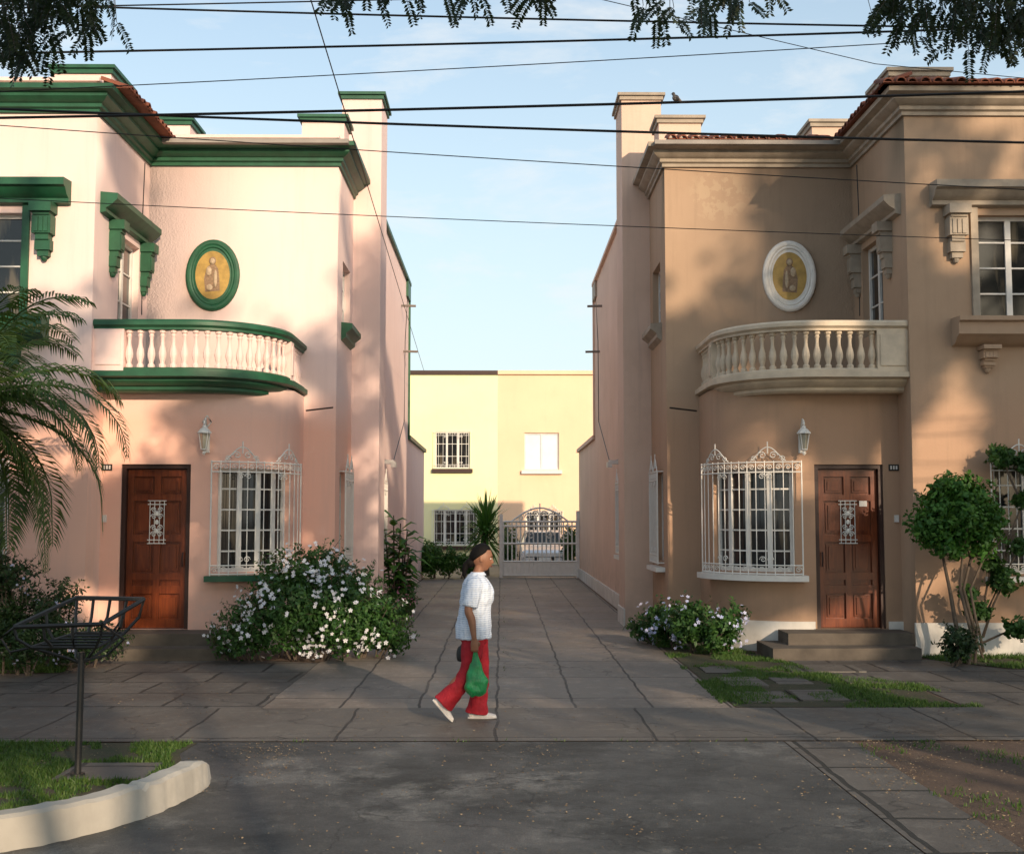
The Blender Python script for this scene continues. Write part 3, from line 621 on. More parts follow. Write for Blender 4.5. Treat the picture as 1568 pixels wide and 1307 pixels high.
climber('climbing_shrub',[((6.35,15.6,0),(6.25,15.5,.65),.22),((6.35,15.6,.3),(6.6,15.45,1.05),.26),((6.4,15.6,.6),(6.85,15.5,1.5),.2),((6.6,15.6,1.0),(6.95,15.6,2.1),.2),((6.95,15.6,2.0),(6.7,15.65,2.68),.26),((6.9,15.6,2.1),(7.1,15.6,2.6),.3),((6.3,15.6,.2),(6.75,15.4,.45),.24),((6.35,15.6,.1),(6.1,15.4,.9),.16),((6.4,15.6,.5),(6.45,15.5,1.25),.18)],4600,.085,'leaf',31)
def topiary():
    root=empty('clipped_garden_tree'); mb=MB(); b=Vector((5.93,15.15,0))
    for k,(dx,dy,tx) in enumerate(((-.05,0,-.25),(.04,.02,.12),(0,-.05,-.02),(.08,0,.28))):
        pts=[b+Vector((dx*1.5,dy*2,0)),b+Vector((dx*2+.06*math.sin(k),dy,.45)),b+Vector((tx*.5-.05,dy,.95)),b+Vector((tx,dy,1.35)),b+Vector((tx*1.5,dy,1.9))]
        mb.tube(pts,.036-.005*k,7,.012)
        for j in range(3): mb.tube([pts[3],pts[3]+Vector((random.uniform(-.3,.3),random.uniform(-.3,.3),random.uniform(.2,.5)))],.014,5,.005)
    mb.obj('trunks',M['bark'],root)
    bl=[(5.88,15.15,1.93,.60,.55,.50),(5.55,15.1,1.72,.36,.35,.32),(6.25,15.2,1.78,.34,.35,.36),(5.85,15.1,2.22,.38,.35,.26),(5.7,14.95,1.5,.28,.28,.22),(6.15,15.0,1.5,.2,.25,.22)]
    quads('crown',leafcloud(bl,10500,.075,.55,seed=41,gap=.22,fr=3.5,gf=3),M['leafb'],root)
topiary()
def yucca():
    root=empty('yucca_plant'); c=Vector((-.5,37.6,1.5)); V=[]; rnd=random.Random(4)
    for i in range(260):
        el=rnd.uniform(-.7,1.5); az=rnd.uniform(0,6.28); L=rnd.uniform(.75,1.2); d=Vector((math.cos(el)*math.cos(az),math.cos(el)*math.sin(az),math.sin(el))); s=d.cross(Vector((0,0,1))).normalized()*.04
        b=c+Vector((0,0,rnd.uniform(-.5,.2))); m=b+d*L*.55; e=b+d*L-Vector((0,0,.12*L*math.cos(el))); V+=[b-s*.6,m-s,e,m+s]
    quads('leaves',V,M['leafb'],root); mb=MB(); mb.tube([c-Vector((0,0,1.5)),c-Vector((.05,0,.7)),c],.13,8,.09); mb.obj('trunk',M['bark'],root)
yucca()
def palm():
    root=empty('palm_tree'); c=Vector((-6.1,13.2,3.15)); V=[]; mb=MB(); rnd=random.Random(9)
    for i in range(42):
        az=2*math.pi*i/42*2.39+rnd.uniform(-.2,.2); el=rnd.uniform(-.55,1.3); L=rnd.uniform(1.75,2.45)
        h=Vector((math.cos(az),math.sin(az),0)); pts=[]
        for t in range(13):
            u=t/12; e=el-2.0*u*u*(.9 if el<.5 else .75)
            e=max(e,-1.5)
            pts.append((pts[-1] if pts else c)+ (h*math.cos(e)+Vector((0,0,math.sin(e))))*(L/12) if t else c.copy())
        mb.tube(pts,.022,5,.004)
        side=h.cross(Vector((0,0,1))).normalized()
        for t in range(2,54):
            u=t/54; k=min(11,int(u*12)); f=u*12-k; p=pts[k].lerp(pts[k+1],f); tg=(pts[k+1]-pts[k]).normalized()
            LL=.46*math.sin(math.pi*min(1,.12+u*.85))**.7
            for sgn in (-1,1):
                d=(side*sgn*.8+tg*.55+Vector((0,0,.15+rnd.uniform(-.15,.15)))).normalized(); m=p+d*LL*.5; e=p+d*LL*.95+Vector((0,0,-.22*LL-.05))
                w=tg*.013; V+=[p-w,m-w*1.3,e,m+w*1.3]
    quads('fronds',V,M['palm'],root); mb.obj('rachises',M['palm'],root)
    tb=MB(); tb.lathe((c.x,c.y,0),[(.22,0),(.17,.3)]+[(.13+.012*(k%2),.3+k*.1) for k in range(1,27)]+[(.16,3.05),(.08,3.2)],12); tb.obj('trunk',M['bark'],root)
palm()
def street_tree(name,base,limbs,blobs,n,size,twigs,seed,gap=.12,clump=None):
    root=empty(name); mb=MB(); rnd=random.Random(seed); b=Vector(base)
    fork=b+Vector((rnd.uniform(-.2,.2),rnd.uniform(-.2,.2),3.0)); mb.tube([b,b+Vector((.05,.03,.4)),b.lerp(fork,.6)+Vector((.08,0,0)),fork],.24,12,.17)
    for e,r in limbs:
        e=Vector(e); m=fork.lerp(e,.5)+Vector((rnd.uniform(-.2,.2),rnd.uniform(-.2,.2),.35)); mb.tube([fork,fork.lerp(m,.5)+Vector((0,0,.1)),m,e],r,8,.03)
        for k in range(5):
            q=m.lerp(e,rnd.random()); mb.tube([q,q+Vector((rnd.uniform(-.9,.9),rnd.uniform(-.9,.9),rnd.uniform(.1,1.0)))],.035,5,.01)
    mb.obj('trunk',M['bark'],root)
    quads('crown',leafcloud(blobs,n,size,.5 if not clump else .62,shell=.05,seed=seed,gap=gap,fr=2,clump=clump),M['leafc'],root)
    if twigs:
        V=[]; tm=MB()
        for (x0,x1,zl,cnt) in twigs:
            tm.tube([(x0-.3,6.6,5.35),((x0+x1)/2,6.8,5.3),(x1+.2,6.9,5.25)],.018,6,.008)
            for i in range(cnt):
                x=rnd.uniform(x0,x1); y=rnd.uniform(6.3,7.5); ctr=(x0+x1)/2; ff=1-abs(x-ctr)/(x1-x0)*1.3
                zt=5.25-rnd.random()*(5.2-zl-.22)*max(.15,ff)
                p=Vector((x,y,zt)); d=Vector((rnd.gauss(0,.6),rnd.gauss(0,.5),-rnd.uniform(.35,1.2))).normalized(); L=rnd.uniform(.14,.27)
                pts=[p]; 
                for t in range(6): d=(d+Vector((0,0,-.10))).normalized(); pts.append(pts[-1]+d*L/6)
                tm.tube([p+Vector((rnd.uniform(-.05,.05),0,.2)),p]+pts[1:],.0028,3,.001)
                sd=d.cross(Vector((rnd.gauss(0,.4),-1,rnd.gauss(0,.3)))).normalized()
                for t in range(1,15):
                    u=t/14; k=min(5,int(u*6)); q=pts[k].lerp(pts[min(6,k+1)],u*6-k); l=.048*(1-.45*abs(u-.45))*rnd.uniform(.8,1.1)
                    for sg in (-1,1):
                        dd=(sd*sg+d*.55+Vector((rnd.gauss(0,.12),rnd.gauss(0,.25),rnd.gauss(0,.12)))).normalized(); nn=dd.cross(d).normalized().cross(dd)*l*.22
                        V+=[q,q+dd*l*.5+nn,q+dd*l,q+dd*l*.5-nn]
        quads('hanging_leaves',V,M['leafh'],root); tm.obj('twigs',M['bark'],root)
street_tree('street_tree',(-5.2,3.6,0),[((-3.2,6.4,5.6),.12),((-1.2,5.6,5.7),.11),((-6.5,1,7),.12),((-3.5,0,7.5),.12),((-7.5,5,7),.1)],
  [(-4.5,1.5,8,2.4,2.4,1.6),(-6.8,3,7.6,2,2,1.6),(-2.2,1.5,7.3,1.6,2,.9)],6000,.2,[(-3.6,-2.5,4.52,240),(-1.10,-.48,4.96,55),(-.40,.42,5.02,55)],51)
street_tree('street_tree',(6.0,3.8,0),[((3.2,6.3,5.7),.12),((1.3,5.6,5.7),.11),((7.5,1,7),.12),((4,0,7.5),.12)],
  [(5.2,1.2,8,2.6,2.4,1.6),(2.6,1.6,7.4,1.8,2,.9),(8,3,7.5,2,2,1.6)],6000,.2,[(.78,1.66,4.72,65),(2.42,3.6,4.58,200)],52)
TB=[(0,0,10.5,2.8,.9,2.6),(1.8,.2,12.6,2.3,.8,2.3),(-2,.1,12,2.4,.8,2.2),(.2,-.2,14.8,2.6,.9,2.0),(-2.6,0,8.4,1.9,.8,1.8),(2.8,0,8.7,1.9,.8,1.9),(0,0,7.2,2.6,.7,1.2)]
for i,(x,y,s,n,g) in enumerate(((-1.5,-9.5,1,7500,.0),(5.2,-9.2,1.0,7500,-.03),(12.2,-9.5,1.05,11000,.17),(18.5,-9.2,1.08,11000,.15),(25,-9.5,1.05,8500,.15),(-9.5,-9.5,1.0,7000,.0))):
    street_tree('avenue_tree',(x,y,0),[((x+1.8,y,9.5),.14),((x-2,y,9.3),.14),((x,y-.3,12.5),.15)],[(x+a*s,y+b,c*s,d*s,e,f*s) for a,b,c,d,e,f in TB],n,.34,None,60+i,g,.75)
# ------------------------------------------------------------------ wires, poles, bird
def zlin(za,zb,X): return za+(zb-za)*(X+3.5)/7.16+.0012*(X*X-12)
for i,(za,zb,r,y) in enumerate(((5.45,5.30,.007,8.0),(5.137,5.35,.008,8.1),(4.60,4.81,.0095,7.9),(4.716,4.496,.009,8.05),(4.645,4.205,.0035,8.2),(4.145,3.86,.003,8.3),(4.90,5.33,.0035,8.2),(5.40,5.62,.005,7.95))):
    w=MB(); w.tube([(X,y,zlin(za,zb,X)) for X in np.linspace(-14,14,41)],r,6); w.obj('overhead_wire',M['wire'])
w=MB(); w.tube([Vector((-1.75,2.0,5.4)).lerp(Vector((-1.34,8,5.49)),t) for t in (0,1)]+[(-1.98,30,5.56)],.005,5); w.obj('overhead_wire',M['wire'])
w=MB(); w.tube([(.70,8,5.5),(2.75,8.4,5.2),(14,9.5,4.6)],.003,5); w.obj('overhead_wire',M['wire'])
for x in (-14,14):
    p=MB(); p.lathe((x,8.1,0),[(.17,0),(.11,7.6),(.0,7.62)],14); p.box(x-.05,x+.05,7.3,8.9,5.2,5.32); p.box(x-.05,x+.05,7.5,8.7,4.1,4.2); p.obj('utility_pole',M['roof'])
bx,bz=1.20,zlin(4.60,4.81,1.20)+.008
b=MB(); b.ell((0,0,.05),(.055,.038,.05)); b.ell((-.035,0,.115),(.027,.024,.027)); b.tube([(-.01,0,.06),(-.033,0,.11)],.036,8,.022); b.tube([(-.055,0,.115),(-.08,0,.11)],.008,5,.001); b.tube([(.035,0,.035),(.10,0,-.02)],.028,6,.012); b.tube([(0,0,.02),(0,0,0)],.005,4)
bo=b.obj('perched_bird',M['pipe']); bo.location=(bx,7.9,bz); bo.scale=(.45,.45,.45)
# ------------------------------------------------------------------ litter basket stand
def stand():
    root=empty('street_litter_basket'); mb=MB(); x,y=-3.05,8.65
    mb.tube([(x,y,0),(x+.005,y,.90)],.024,10); mb.tube([(x,y,0),(x,y,.04)],.05,10)
    T=[(x-.40,y-.22,1.10),(x+.22,y-.22,1.12),(x+.38,y+.22,1.265),(x-.12,y+.22,1.275)]
    B=[(x-.30,y-.16,.95),(x+.16,y-.16,.95),(x+.26,y+.16,1.02),(x-.10,y+.16,1.02)]
    for i in range(4):
        a,b_=Vector(T[i]),Vector(T[(i+1)%4]); c,d=Vector(B[i]),Vector(B[(i+1)%4]); mb.tube([a,b_],.017,5); mb.tube([c,d],.013,5)
        n=(3,2,4,2)[i]
        for k in range(n+1):
            p,q=a.lerp(b_,k/n),c.lerp(d,k/n); m=p.lerp(q,.5)+Vector(((p.x-x)*.08,(p.y-y)*.08,-.01)); mb.tube([p,m,q],.012,4)
    for p in B: mb.tube([p,(x+(p[0]-x)*.35,y,.86),(x,y,.82)],.012,5)
    for k in range(1,5): q=k/5; mb.tube([Vector(B[0]).lerp(Vector(B[3]),q),Vector(B[1]).lerp(Vector(B[2]),q)],.009,4)
    mb.tube([T[0],(x-.50,y-.2,1.02),(x-.44,y-.18,.92),B[0]],.010,5); mb.tube([T[1],(x+.34,y-.1,1.0),(x+.2,y-.05,.88),(x,y,.84)],.010,5)
    mb.obj('frame',M['dark'],root)
stand()
# ------------------------------------------------------------------ gate
def gate():
    root=empty('white_iron_gate'); mb=MB(); P=Path([(0,36.25),(2.36,36.25)])
    pbox(mb,P,.05,2.3,.10,.50,-.012,.012)
    n=17
    for i in range(n+1):
        s=.06+2.24*i/n; mb.tube([P.at(s,0,.08),P.at(s,0,1.72)],.021,4)
    for z in (.08,.50,1.05,1.58,1.72): mb.tube([P.at(.05,.005,z),P.at(2.31,.005,z)],.032,4)
    mb.tube([P.at(.3+1.76*t/16,0,1.72+.42*math.sin(math.pi*t/16)) for t in range(17)],.026,4)
    for d in (-1,1):
        for c,z,r in ((.12,1.95,.11),(.35,1.86,.12),(.6,1.82,.09),(.14,1.78,.05)): mb.tube(spiral(P,1.18+d*c,z,0,r,d),.02,4)
        for c in (.3,.8): mb.tube(spiral(P,1.18+d*c,1.3,.01,.14,d),.017,4)
    mb.tube([P.at(1.18,0,1.7),P.at(1.18,0,2.28)],.02,4)
    mb.obj('bars',M['iron'],root); p=MB(); p.box(-.06,.04,36.2,36.3,0,1.95); p.box(2.3,2.395,36.2,36.3,0,2.05); p.obj('posts',M['whitep'],root)
gate()
# ------------------------------------------------------------------ car
def car():
    root=empty('parked_car'); cx,y0=1.5,41.0; M['silver']=simple('silver_paint',(.66,.68,.72),.3,.1,2,.0,.5)
    sec=[(0,.34,.62,.66),(.06,.24,.72,.76),(.9,.22,.84,.80),(1.15,.22,.90,.82),(1.7,.22,1.32,.66),(2.6,.22,1.38,.66),(3.3,.22,1.05,.78),(4.1,.24,.98,.76),(4.25,.36,.85,.68)]
    mb=MB(); vs=[]; 
    for (dy,zb,zt,hw) in sec:
        wb=.81 if 0<dy<4.2 else .7; zm=min(.86,zt-.04); 
        ring=[(-wb*.92,zb),(-wb,zb+.15),(-wb,zm-.12),(-wb*.97,zm),(-hw,zt-.05),(-hw*.85,zt),(hw*.85,zt),(hw,zt-.05),(wb*.97,zm),(wb,zm-.12),(wb,zb+.15),(wb*.92,zb)]
        vs+=[(cx+x,y0+dy,z) for x,z in ring]
    m=12; fs=[(i*m+k,i*m+(k+1)%m,(i+1)*m+(k+1)%m,(i+1)*m+k) for i in range(len(sec)-1) for k in range(m)]+[tuple(range(m)),tuple(range((len(sec)-1)*m,len(sec)*m))[::-1]]
    mb.add(vs,fs); mb.obj('body',M['silver'],root,50)
    g=MB(); g.add([(cx-.68,y0+1.16,.92),(cx+.68,y0+1.16,.92),(cx+.56,y0+1.66,1.29),(cx-.56,y0+1.66,1.29)],[(0,1,2,3)]); 
    g.v=[(a,b-.02,c+.01) for a,b,c in g.v]
    for s in (-1,1): g.add([(cx+s*.80,y0+1.3,.9),(cx+s*.80,y0+3.2,.9),(cx+s*.685,y0+2.7,1.28),(cx+s*.685,y0+1.8,1.28)],[(0,1,2,3)])
    g.obj('windows',M['glass'],root)
    w=MB()
    for s in (-1,1):
        for yy in (.85,3.4):
            n=16; vs=[]; 
            for xo in (0,.18):
                for k in range(n): vs.append((cx+s*(.66+xo),y0+yy+.3*math.cos(2*math.pi*k/n),.3+.3*math.sin(2*math.pi*k/n)))
            w.add(vs,[(k,(k+1)%n,n+(k+1)%n,n+k) for k in range(n)]+[tuple(range(n)),tuple(range(n,2*n))])
    w.box(cx-.35,cx+.35,y0-.02,y0+.05,.36,.46); w.box(cx-.6,cx+.6,y0-.0,y0+.06,.24,.3); w.obj('tyres_and_grille',M['dark'],root)
    l=MB(); 
    for s in (-1,1): l.ell((cx+s*.55,y0+.04,.58),(.14,.05,.07)); l.ell((cx+s*.92,y0+1.35,.95),(.09,.05,.06))
    l.box(cx-.2,cx+.2,y0-.035,y0-.02,.36,.47); l.obj('headlamps_and_plate',M['whitep'],root)
car()
# ------------------------------------------------------------------ pedestrian
def cr(pts,n=5):
    out=[]; m=len(pts); A=[np.array(p,dtype=float) for p in pts]
    for i in range(m-1):
        p0,p1,p2,p3=A[max(i-1,0)],A[i],A[i+1],A[min(i+2,m-1)]
        for k in range(n):
            t=k/n; out.append(.5*((2*p1)+(-p0+p2)*t+(2*p0-5*p1+4*p2-p3)*t*t+(-p0+3*p1-3*p2+p3)*t**3))
    out.append(A[-1]); return out
def loft(mb,pts,n=18,ref=(0,1,0),sub=5,flat=False):
    P=cr(pts,sub) if sub else [np.array(p) for p in pts]; m=len(P); vs=[]; rf=Vector(ref)
    for i,p in enumerate(P):
        a=Vector(P[max(i-1,0)][:3]); b=Vector(P[min(i+1,m-1)][:3]); t=(b-a).normalized()
        if flat: t=Vector((0,0,1))
        l=(rf-t*rf.dot(t)).normalized(); f=t.cross(l)
        for k in range(n):
            an=2*math.pi*k/n; q=Vector(p[:3])+f*(p[3]*math.cos(an))+l*(p[4]*math.sin(an)); vs.append(tuple(q))
    fs=[(i*n+k,i*n+(k+1)%n,(i+1)*n+(k+1)%n,(i+1)*n+k) for i in range(m-1) for k in range(n)]+[tuple(range(n))[::-1],tuple(range((m-1)*n,m*n))]
    mb.add(vs,fs)
def remesh(o,vox,sm=3,it=.5):
    r=o.modifiers.new('r','REMESH'); r.mode='VOXEL'; r.voxel_size=vox; r.use_smooth_shade=True
    if sm: s=o.modifiers.new('s','SMOOTH'); s.iterations=sm; s.factor=it
    return o
def folds(o,scale,st):
    tx=bpy.data.textures.new('folds','CLOUDS'); tx.noise_scale=scale; d=o.modifiers.new('f','DISPLACE'); d.texture=tx; d.strength=st; d.mid_level=.5; d.texture_coords='LOCAL'
def headmesh(mb,c,pitch=-.2,scale=1.0,hair=False):
    nu,nv=48,36; vs=[]
    g=lambda x,s: math.exp(-(x/s)**2)
    for j in range(nv+1):
        p=math.pi*j/nv; uz=-math.cos(p)
        for i in range(nu):
            a=2*math.pi*i/nu; fx=math.sin(p)*math.cos(a); ly=math.sin(p)*math.sin(a)
            w=.074*(1-.30*max(0,-uz-.1)); d=.092
            x=fx*d+(.012 if fx>0 else 0)*max(0,-uz); y=ly*w; z=uz*.122
            if fx<0: x*=1.06; z=z if uz>-.3 else z*(.75+.25*(1+uz))
            if fx>0:
                x+=.024*g(ly,.16)*g(uz+.16,.15)+.008*g(ly,.12)*g(uz-.05,.2)
                x-=.010*(g(ly-.38,.2)+g(ly+.38,.2))*g(uz-.08,.14)
                x+=.005*g(ly,.5)*g(uz-.30,.12)
                x+=.009*g(ly,.25)*(g(uz+.42,.06)+g(uz+.52,.06))
                x+=.008*g(ly,.3)*g(uz+.80,.15)
            v=Vector((x,y,z))
            if hair:
                k=1.10+.02*math.sin(a*30)*.3
                v=Vector((x*k-.012,y*1.12,z*1.07+.006))
                cut= x>.040-.13*max(0,.45-uz) and uz<.60
                if cut or uz<-.55: v=Vector((x*.8-.02,y*.85,z*.9))
            vs.append(v)
    Mx=Matrix.Rotation(-pitch,4,'Y'); vs=[tuple(Mx@v*scale+Vector(c)) for v in vs]
    mb.add(vs,[(j*nu+i,j*nu+(i+1)%nu,(j+1)*nu+(i+1)%nu,(j+1)*nu+i) for j in range(nv) for i in range(nu)])
    return Mx
def woman():
    root=empty('walking_woman',(-.25,11.0,.01))
    skin=simple('skin_tan',(.27,.125,.072),.55,.2,12,.05); hairm=simple('black_hair',(.005,.004,.004),.65,.4,40,.4,0,.15)
    t=NT('check_shirt'); ch=t.n.new('ShaderNodeTexWave'); ch.inputs['Scale'].default_value=16; ch.inputs['Distortion'].default_value=.8; ch.bands_direction='Z'; t.link(t.tc.outputs['Object'],ch.inputs['Vector'])
    ch2=t.n.new('ShaderNodeTexWave'); ch2.inputs['Scale'].default_value=8; ch2.inputs['Distortion'].default_value=.8; ch2.bands_direction='X'; t.link(t.tc.outputs['Object'],ch2.inputs['Vector'])
    f=t.ramp(t.math('ADD',ch.outputs['Fac'],t.math('MULTIPLY',ch2.outputs['Fac'],.5)),.5,1.5,0,.75); t.bump(t.noise(11,4,.6,(1,1,.6)),.9,.035); shirtm=t.col(t.mix(f,(.64,.71,.82),(.30,.40,.58)),.85)
    t=NT('red_trousers'); t.bump(t.noise(9,4,.6,(1,1,.35)),.9,.04); redm=t.col(t.mix(t.ramp(t.noise(6,4),.3,.7),(.42,.009,.022),(.25,.005,.014)),.8)
    shoem=simple('white_trainers',(.70,.67,.64),.6,.15,20); solem=simple('shoe_trim',(.55,.12,.12),.6,.2,20)
    hc=(.07,0,1.485)
    b=MB()
    loft(b,[(0,0,.76,.12,.15),(0,0,.9,.12,.15),(0,0,1.0,.10,.13),(.02,0,1.15,.115,.135),(.02,0,1.27,.09,.15),(.02,0,1.32,.06,.09),(.035,0,1.37,.048,.05),(.06,0,1.44,.05,.05)],24,flat=True)
    for sg,E,Wr in ((-1,(-.05,-.225,1.02),(.0,-.235,.785)),(1,(-.06,.21,1.02),(-.09,.225,.80))):
        loft(b,[(.01,sg*.12,1.275,.05,.05),(.0,sg*.17,1.22,.048,.048),(E[0]*.5,sg*.195,1.12,.043,.043),(E[0],E[1],E[2],.038,.038),((E[0]+Wr[0])/2+.004,(E[1]+Wr[1])/2,.93,.037,.035),(Wr[0],Wr[1],Wr[2],.024,.026),(Wr[0]+.003,Wr[1],Wr[2]-.03,.028,.018),(Wr[0]+.006,Wr[1],Wr[2]-.075,.038,.015),(Wr[0]+.008,Wr[1]+.003,Wr[2]-.10,.034,.012)],16)
        for k,(dx,l) in enumerate(((.028,.92),(.010,1.0),(-.009,.95),(-.027,.78))):
            x=Wr[0]+.007+dx; z=Wr[2]-.092; y=Wr[1]; s=-sg
            loft(b,[(x,y,z,.009,.009),(x,y+s*.002,z-.030*l,.0088,.0088),(x,y+s*.020*l,z-.046*l,.0085,.0085),(x,y+s*.034*l,z-.034*l,.008,.008),(x,y+s*.034*l,z-.018*l,.0065,.0065)],8,(1,0,0),3)
        x,y,z=Wr[0]+.03,Wr[1],Wr[2]-.035; s=-sg
        loft(b,[(x-.008,y,z,.012,.012),(x+.016,y+s*.012,z-.022,.0105,.0105),(x+.018,y+s*.026,z-.045,.0095,.0095),(x+.006,y+s*.034,z-.062,.008,.008)],8,(1,0,0),3)
    for sg,kn,an in ((1,(.06,.085,.45),(.01,.08,.09)),(-1,(-.04,-.085,.45),(-.28,-.08,.17))):
        loft(b,[(0,sg*.075,.82,.09,.085),(kn[0]*.5,sg*.08,.63,.078,.075),(*kn,.055,.052),((kn[0]+an[0])/2-.012,sg*.08,(kn[2]+an[2])/2+.03,.052,.048),(*an,.034,.032)],16)
    headmesh(b,hc,-.22)
    for sg in (-1,1): b.ell((hc[0]-.008,sg*.073,hc[2]-.005),(.018,.009,.032),10,8)
    remesh(b.obj('body',skin,root),.0055,2)
    e=MB(); e2=MB(); Mx=Matrix.Rotation(.22,4,'Y')
    for sg in (-1,1):
        p=Mx@Vector((.079,sg*.029,.010))+Vector(hc); e.ell(p,(.010,.012,.0075),10,8); p=Mx@Vector((.0865,sg*.030,.010))+Vector(hc); e2.ell(p,(.005,.006,.006),8,6)
        e2.tube([Mx@Vector((.094,sg*.013,.033))+Vector(hc),Mx@Vector((.093,sg*.03,.037))+Vector(hc),Mx@Vector((.08,sg*.046,.032))+Vector(hc)],.004,5,.002)
    e.obj('eyes',shoem,root); e2.obj('irises_and_brows',hairm,root)
    lp=MB(); lp.ell(Mx@Vector((.104,0,-.057))+Vector(hc),(.008,.02,.007)); lp.obj('lips',simple('lips',(.22,.06,.05),.5),root)
    h=MB(); headmesh(h,hc,-.22,1.0,True); h.ell((hc[0]-.108,0,hc[2]-.045),(.046,.044,.046)); loft(h,[(hc[0]-.11,0,hc[2]-.03,.03,.033),(hc[0]-.150,0,hc[2]-.07,.032,.030),(hc[0]-.165,0,hc[2]-.13,.024,.022),(hc[0]-.160,0,hc[2]-.19,.008,.010)],12)
    remesh(h.obj('hair',hairm,root),.007,2)
    s=MB()
    loft(s,[(-.010,0,.745,.168,.188),(-.008,0,.80,.166,.186),(-.005,0,.90,.158,.18),(0,0,1.0,.146,.165),(.022,0,1.12,.156,.165),(.028,0,1.2,.148,.172),(.015,0,1.275,.112,.172),(.015,0,1.325,.07,.10),(.025,0,1.350,.056,.062)],28,flat=True)
    for sg in (-1,1):
        loft(s,[(.01,sg*.10,1.27,.072,.065),(.0,sg*.165,1.235,.074,.064),(-.015,sg*.20,1.15,.072,.064),(-.035,sg*.215,1.05,.076,.067)],18)
    o=remesh(s.obj('shirt',shirtm,root),.008,2); folds(o,.09,.028)
    col=MB(); col.lathe((.028,0,1.325),[(.075,0),(.082,.004),(.062,.03),(.052,.03),(.06,.0)],20); col.obj('collar',shirtm,root)
    p=MB(); loft(p,[(0,0,.92,.12,.15),(0,0,.82,.138,.168),(0,0,.74,.132,.165),(0,0,.69,.10,.14)],28,flat=True)
    loft(p,[(0,.082,.80,.112,.088),(.03,.085,.64,.10,.085),(.06,.085,.46,.080,.072),(.05,.083,.28,.078,.074),(.03,.08,.12,.096,.085),(.02,.08,.05,.11,.09)],20)
    loft(p,[(0,-.082,.80,.112,.088),(-.02,-.085,.64,.10,.085),(-.05,-.085,.47,.08,.072),(-.13,-.083,.33,.078,.072),(-.235,-.08,.215,.09,.084),(-.285,-.08,.16,.104,.09)],20)
    o=remesh(p.obj('trousers',redm,root),.008,2); folds(o,.08,.022)
    def shoe(nm,hx,hz,tx,tz,y):
        m=MB(); d=Vector((tx-hx,0,tz-hz)).normalized(); u=Vector((-d.z,0,d.x)); q=lambda a,b_: Vector((hx,y,hz))+d*a+u*b_
        loft(m,[(*q(-.005,.04),.032,.025),(*q(.02,.045),.044,.034),(*q(.07,.044),.046,.036),(*q(.13,.034),.036,.043),(*q(.19,.026),.027,.044),(*q(.235,.022),.02,.034),(*q(.25,.02),.012,.02)],16)
        remesh(m.obj(nm,shoem,root),.006,2)
        k=MB(); loft(k,[(*q(-.012,.010),.012,.02),(*q(.03,.009),.013,.038),(*q(.12,.008),.012,.044),(*q(.2,.009),.012,.046),(*q(.255,.014),.01,.026)],12); k.obj(nm+'_sole',shoem,root)
        k=MB(); loft(k,[(*q(.05,.05),.02,.0375),(*q(.085,.05),.02,.0385)],12,sub=0); k.obj(nm+'_stripe',solem,root)
    shoe('front_shoe',-.05,.0,.2,.0,.08); shoe('rear_shoe',-.375,.185,-.215,.002,-.08)
    g=MB(); 
    loft(g,[(.02,-.20,.635,.012,.012),(.02,-.20,.58,.025,.018),(.02,-.20,.52,.058,.035),(.02,-.20,.44,.085,.055),(.025,-.20,.35,.098,.068),(.02,-.20,.28,.085,.06),(.015,-.20,.25,.05,.035),(.015,-.20,.243,.01,.01)],24,sub=4)
    g.v=[tuple(Vector(v)+.024*noise.noise_vector(Vector(v)*14)*min(1,max(0,(.6-v[2])*8))) for v in g.v]
    for dx in (-.03,.03): g.tube([(.02+dx,-.20,.55),(.015+dx*.5,-.202,.61),(.012,-.207,.668),(.01,-.213,.672)],.011,6)
    t=NT('green_polythene'); t.bump(t.noise(16,5,.65,(1,1,.4)),.9,.03); gm=t.col(t.mix(t.ramp(t.noise(8,4),.35,.65),(.015,.30,.09),(.008,.15,.05)),.32)
    bo=g.obj('green_plastic_bag',gm,None,60); bo.location=root.location
    k=MB(); loft(k,[(-.11,.20,.66,.02,.012),(-.11,.20,.64,.05,.03),(-.112,.20,.58,.062,.038),(-.11,.20,.52,.055,.035),(-.11,.20,.505,.02,.015)],16); k.tube([(-.14,.19,.64),(-.11,.195,.70),(-.08,.19,.64)],.006,5)
    ko=k.obj('black_handbag',M['dark'],None,60); ko.location=root.location
woman()
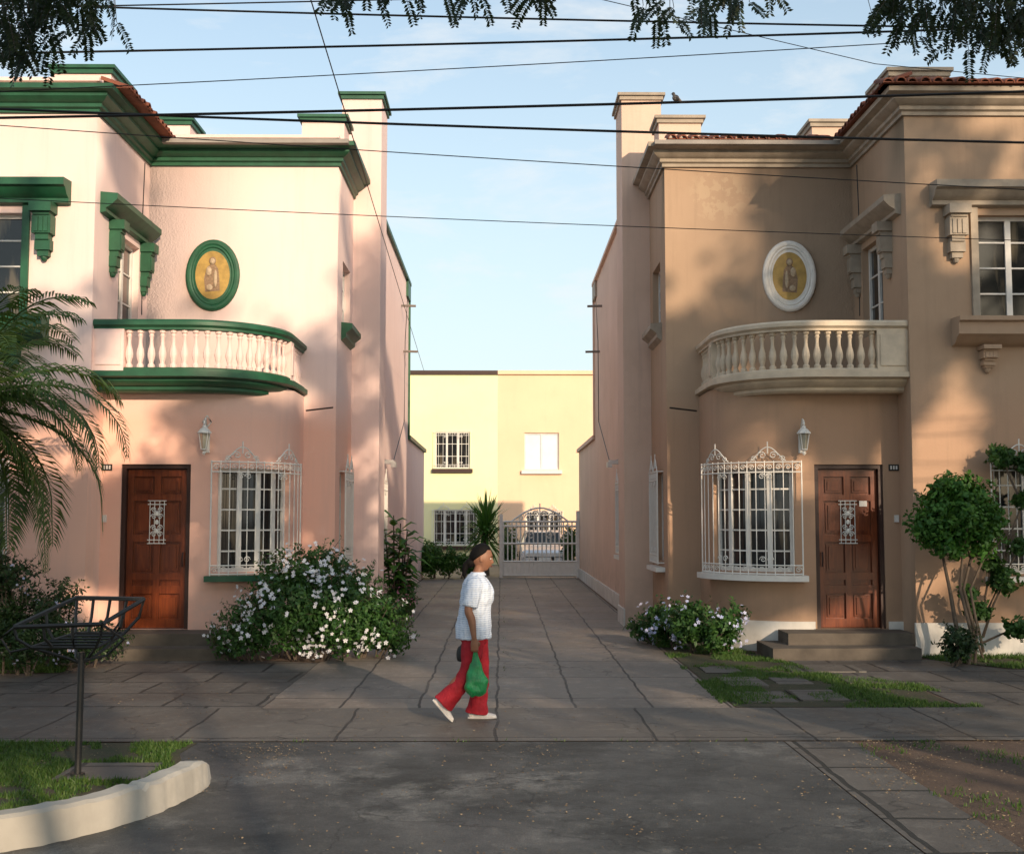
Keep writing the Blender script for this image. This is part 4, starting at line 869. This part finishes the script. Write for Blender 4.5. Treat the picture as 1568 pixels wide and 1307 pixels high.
# ------------------------------------------------------------------ light, sky, camera
EL,AZ=17,24
W=bpy.data.worlds.new('World'); S.world=W; W.use_nodes=True; nt=W.node_tree; bg=nt.nodes['Background']
def wn(t): return nt.nodes.new(t)
sky=wn('ShaderNodeTexSky'); sky.sky_type='NISHITA'; sky.sun_disc=False; sky.sun_elevation=R(EL); sky.sun_rotation=R(180-AZ); sky.dust_density=1.2; sky.air_density=1.0; sky.ozone_density=1.0
def wmix(f,a,b,mode='MIX'):
    m=wn('ShaderNodeMix'); m.data_type='RGBA'; m.blend_type=mode
    for k,v in ((0,f),(6,a),(7,b)):
        if isinstance(v,float): m.inputs[k].default_value=v
        elif isinstance(v,tuple): m.inputs[k].default_value=(*v,1)
        else: nt.links.new(v,m.inputs[k])
    return m.outputs[2]
def wramp(src,a,b,c,d):
    mr=wn('ShaderNodeMapRange'); 
    for k,v in (('From Min',a),('From Max',b),('To Min',c),('To Max',d)): mr.inputs[k].default_value=v
    nt.links.new(src,mr.inputs['Value']); return mr.outputs[0]
tc=wn('ShaderNodeTexCoord'); mp=wn('ShaderNodeMapping'); mp.inputs['Scale'].default_value=(2.0,2.0,6.5); nt.links.new(tc.outputs['Generated'],mp.inputs['Vector'])
nz=wn('ShaderNodeTexNoise'); nz.inputs['Scale'].default_value=2.6; nz.inputs['Detail'].default_value=10; nz.inputs['Roughness'].default_value=.62; nz.inputs['Distortion'].default_value=.3; nt.links.new(mp.outputs[0],nz.inputs['Vector'])
sep=wn('ShaderNodeSeparateXYZ'); nt.links.new(tc.outputs['Generated'],sep.inputs[0])
bright=wmix(1.0,sky.outputs[0],(1.6,1.6,1.5),'MULTIPLY')
haze=wmix(wramp(sep.outputs[2],0.05,.42,.88,.30),bright,(5.1,5.8,6.0))
cl=wmix(wramp(nz.outputs['Fac'],.52,.72,0,.7),haze,(6.2,6.35,6.4))
nt.links.new(cl,bg.inputs['Color']); bg.inputs['Strength'].default_value=.15
sd=bpy.data.lights.new('sun','SUN'); sd.energy=4.8; sd.angle=R(.6); sd.color=(1,.77,.54); so=bpy.data.objects.new('sun',sd); S.collection.objects.link(so)
dv=Vector((-math.sin(R(AZ))*math.cos(R(EL)),math.cos(R(AZ))*math.cos(R(EL)),-math.sin(R(EL)))); so.rotation_euler=dv.to_track_quat('-Z','Y').to_euler(); so.location=(10,-20,20)
cd=bpy.data.cameras.new('camera'); co=bpy.data.objects.new('camera',cd); S.collection.objects.link(co); co.location=(0,0,1.88); co.rotation_euler=(R(94.35),0,R(-.51)); cd.lens=41.3; cd.sensor_width=36; cd.clip_end=1000; S.camera=co
S.view_settings.view_transform='Standard'; S.view_settings.look='None'; S.view_settings.exposure=0
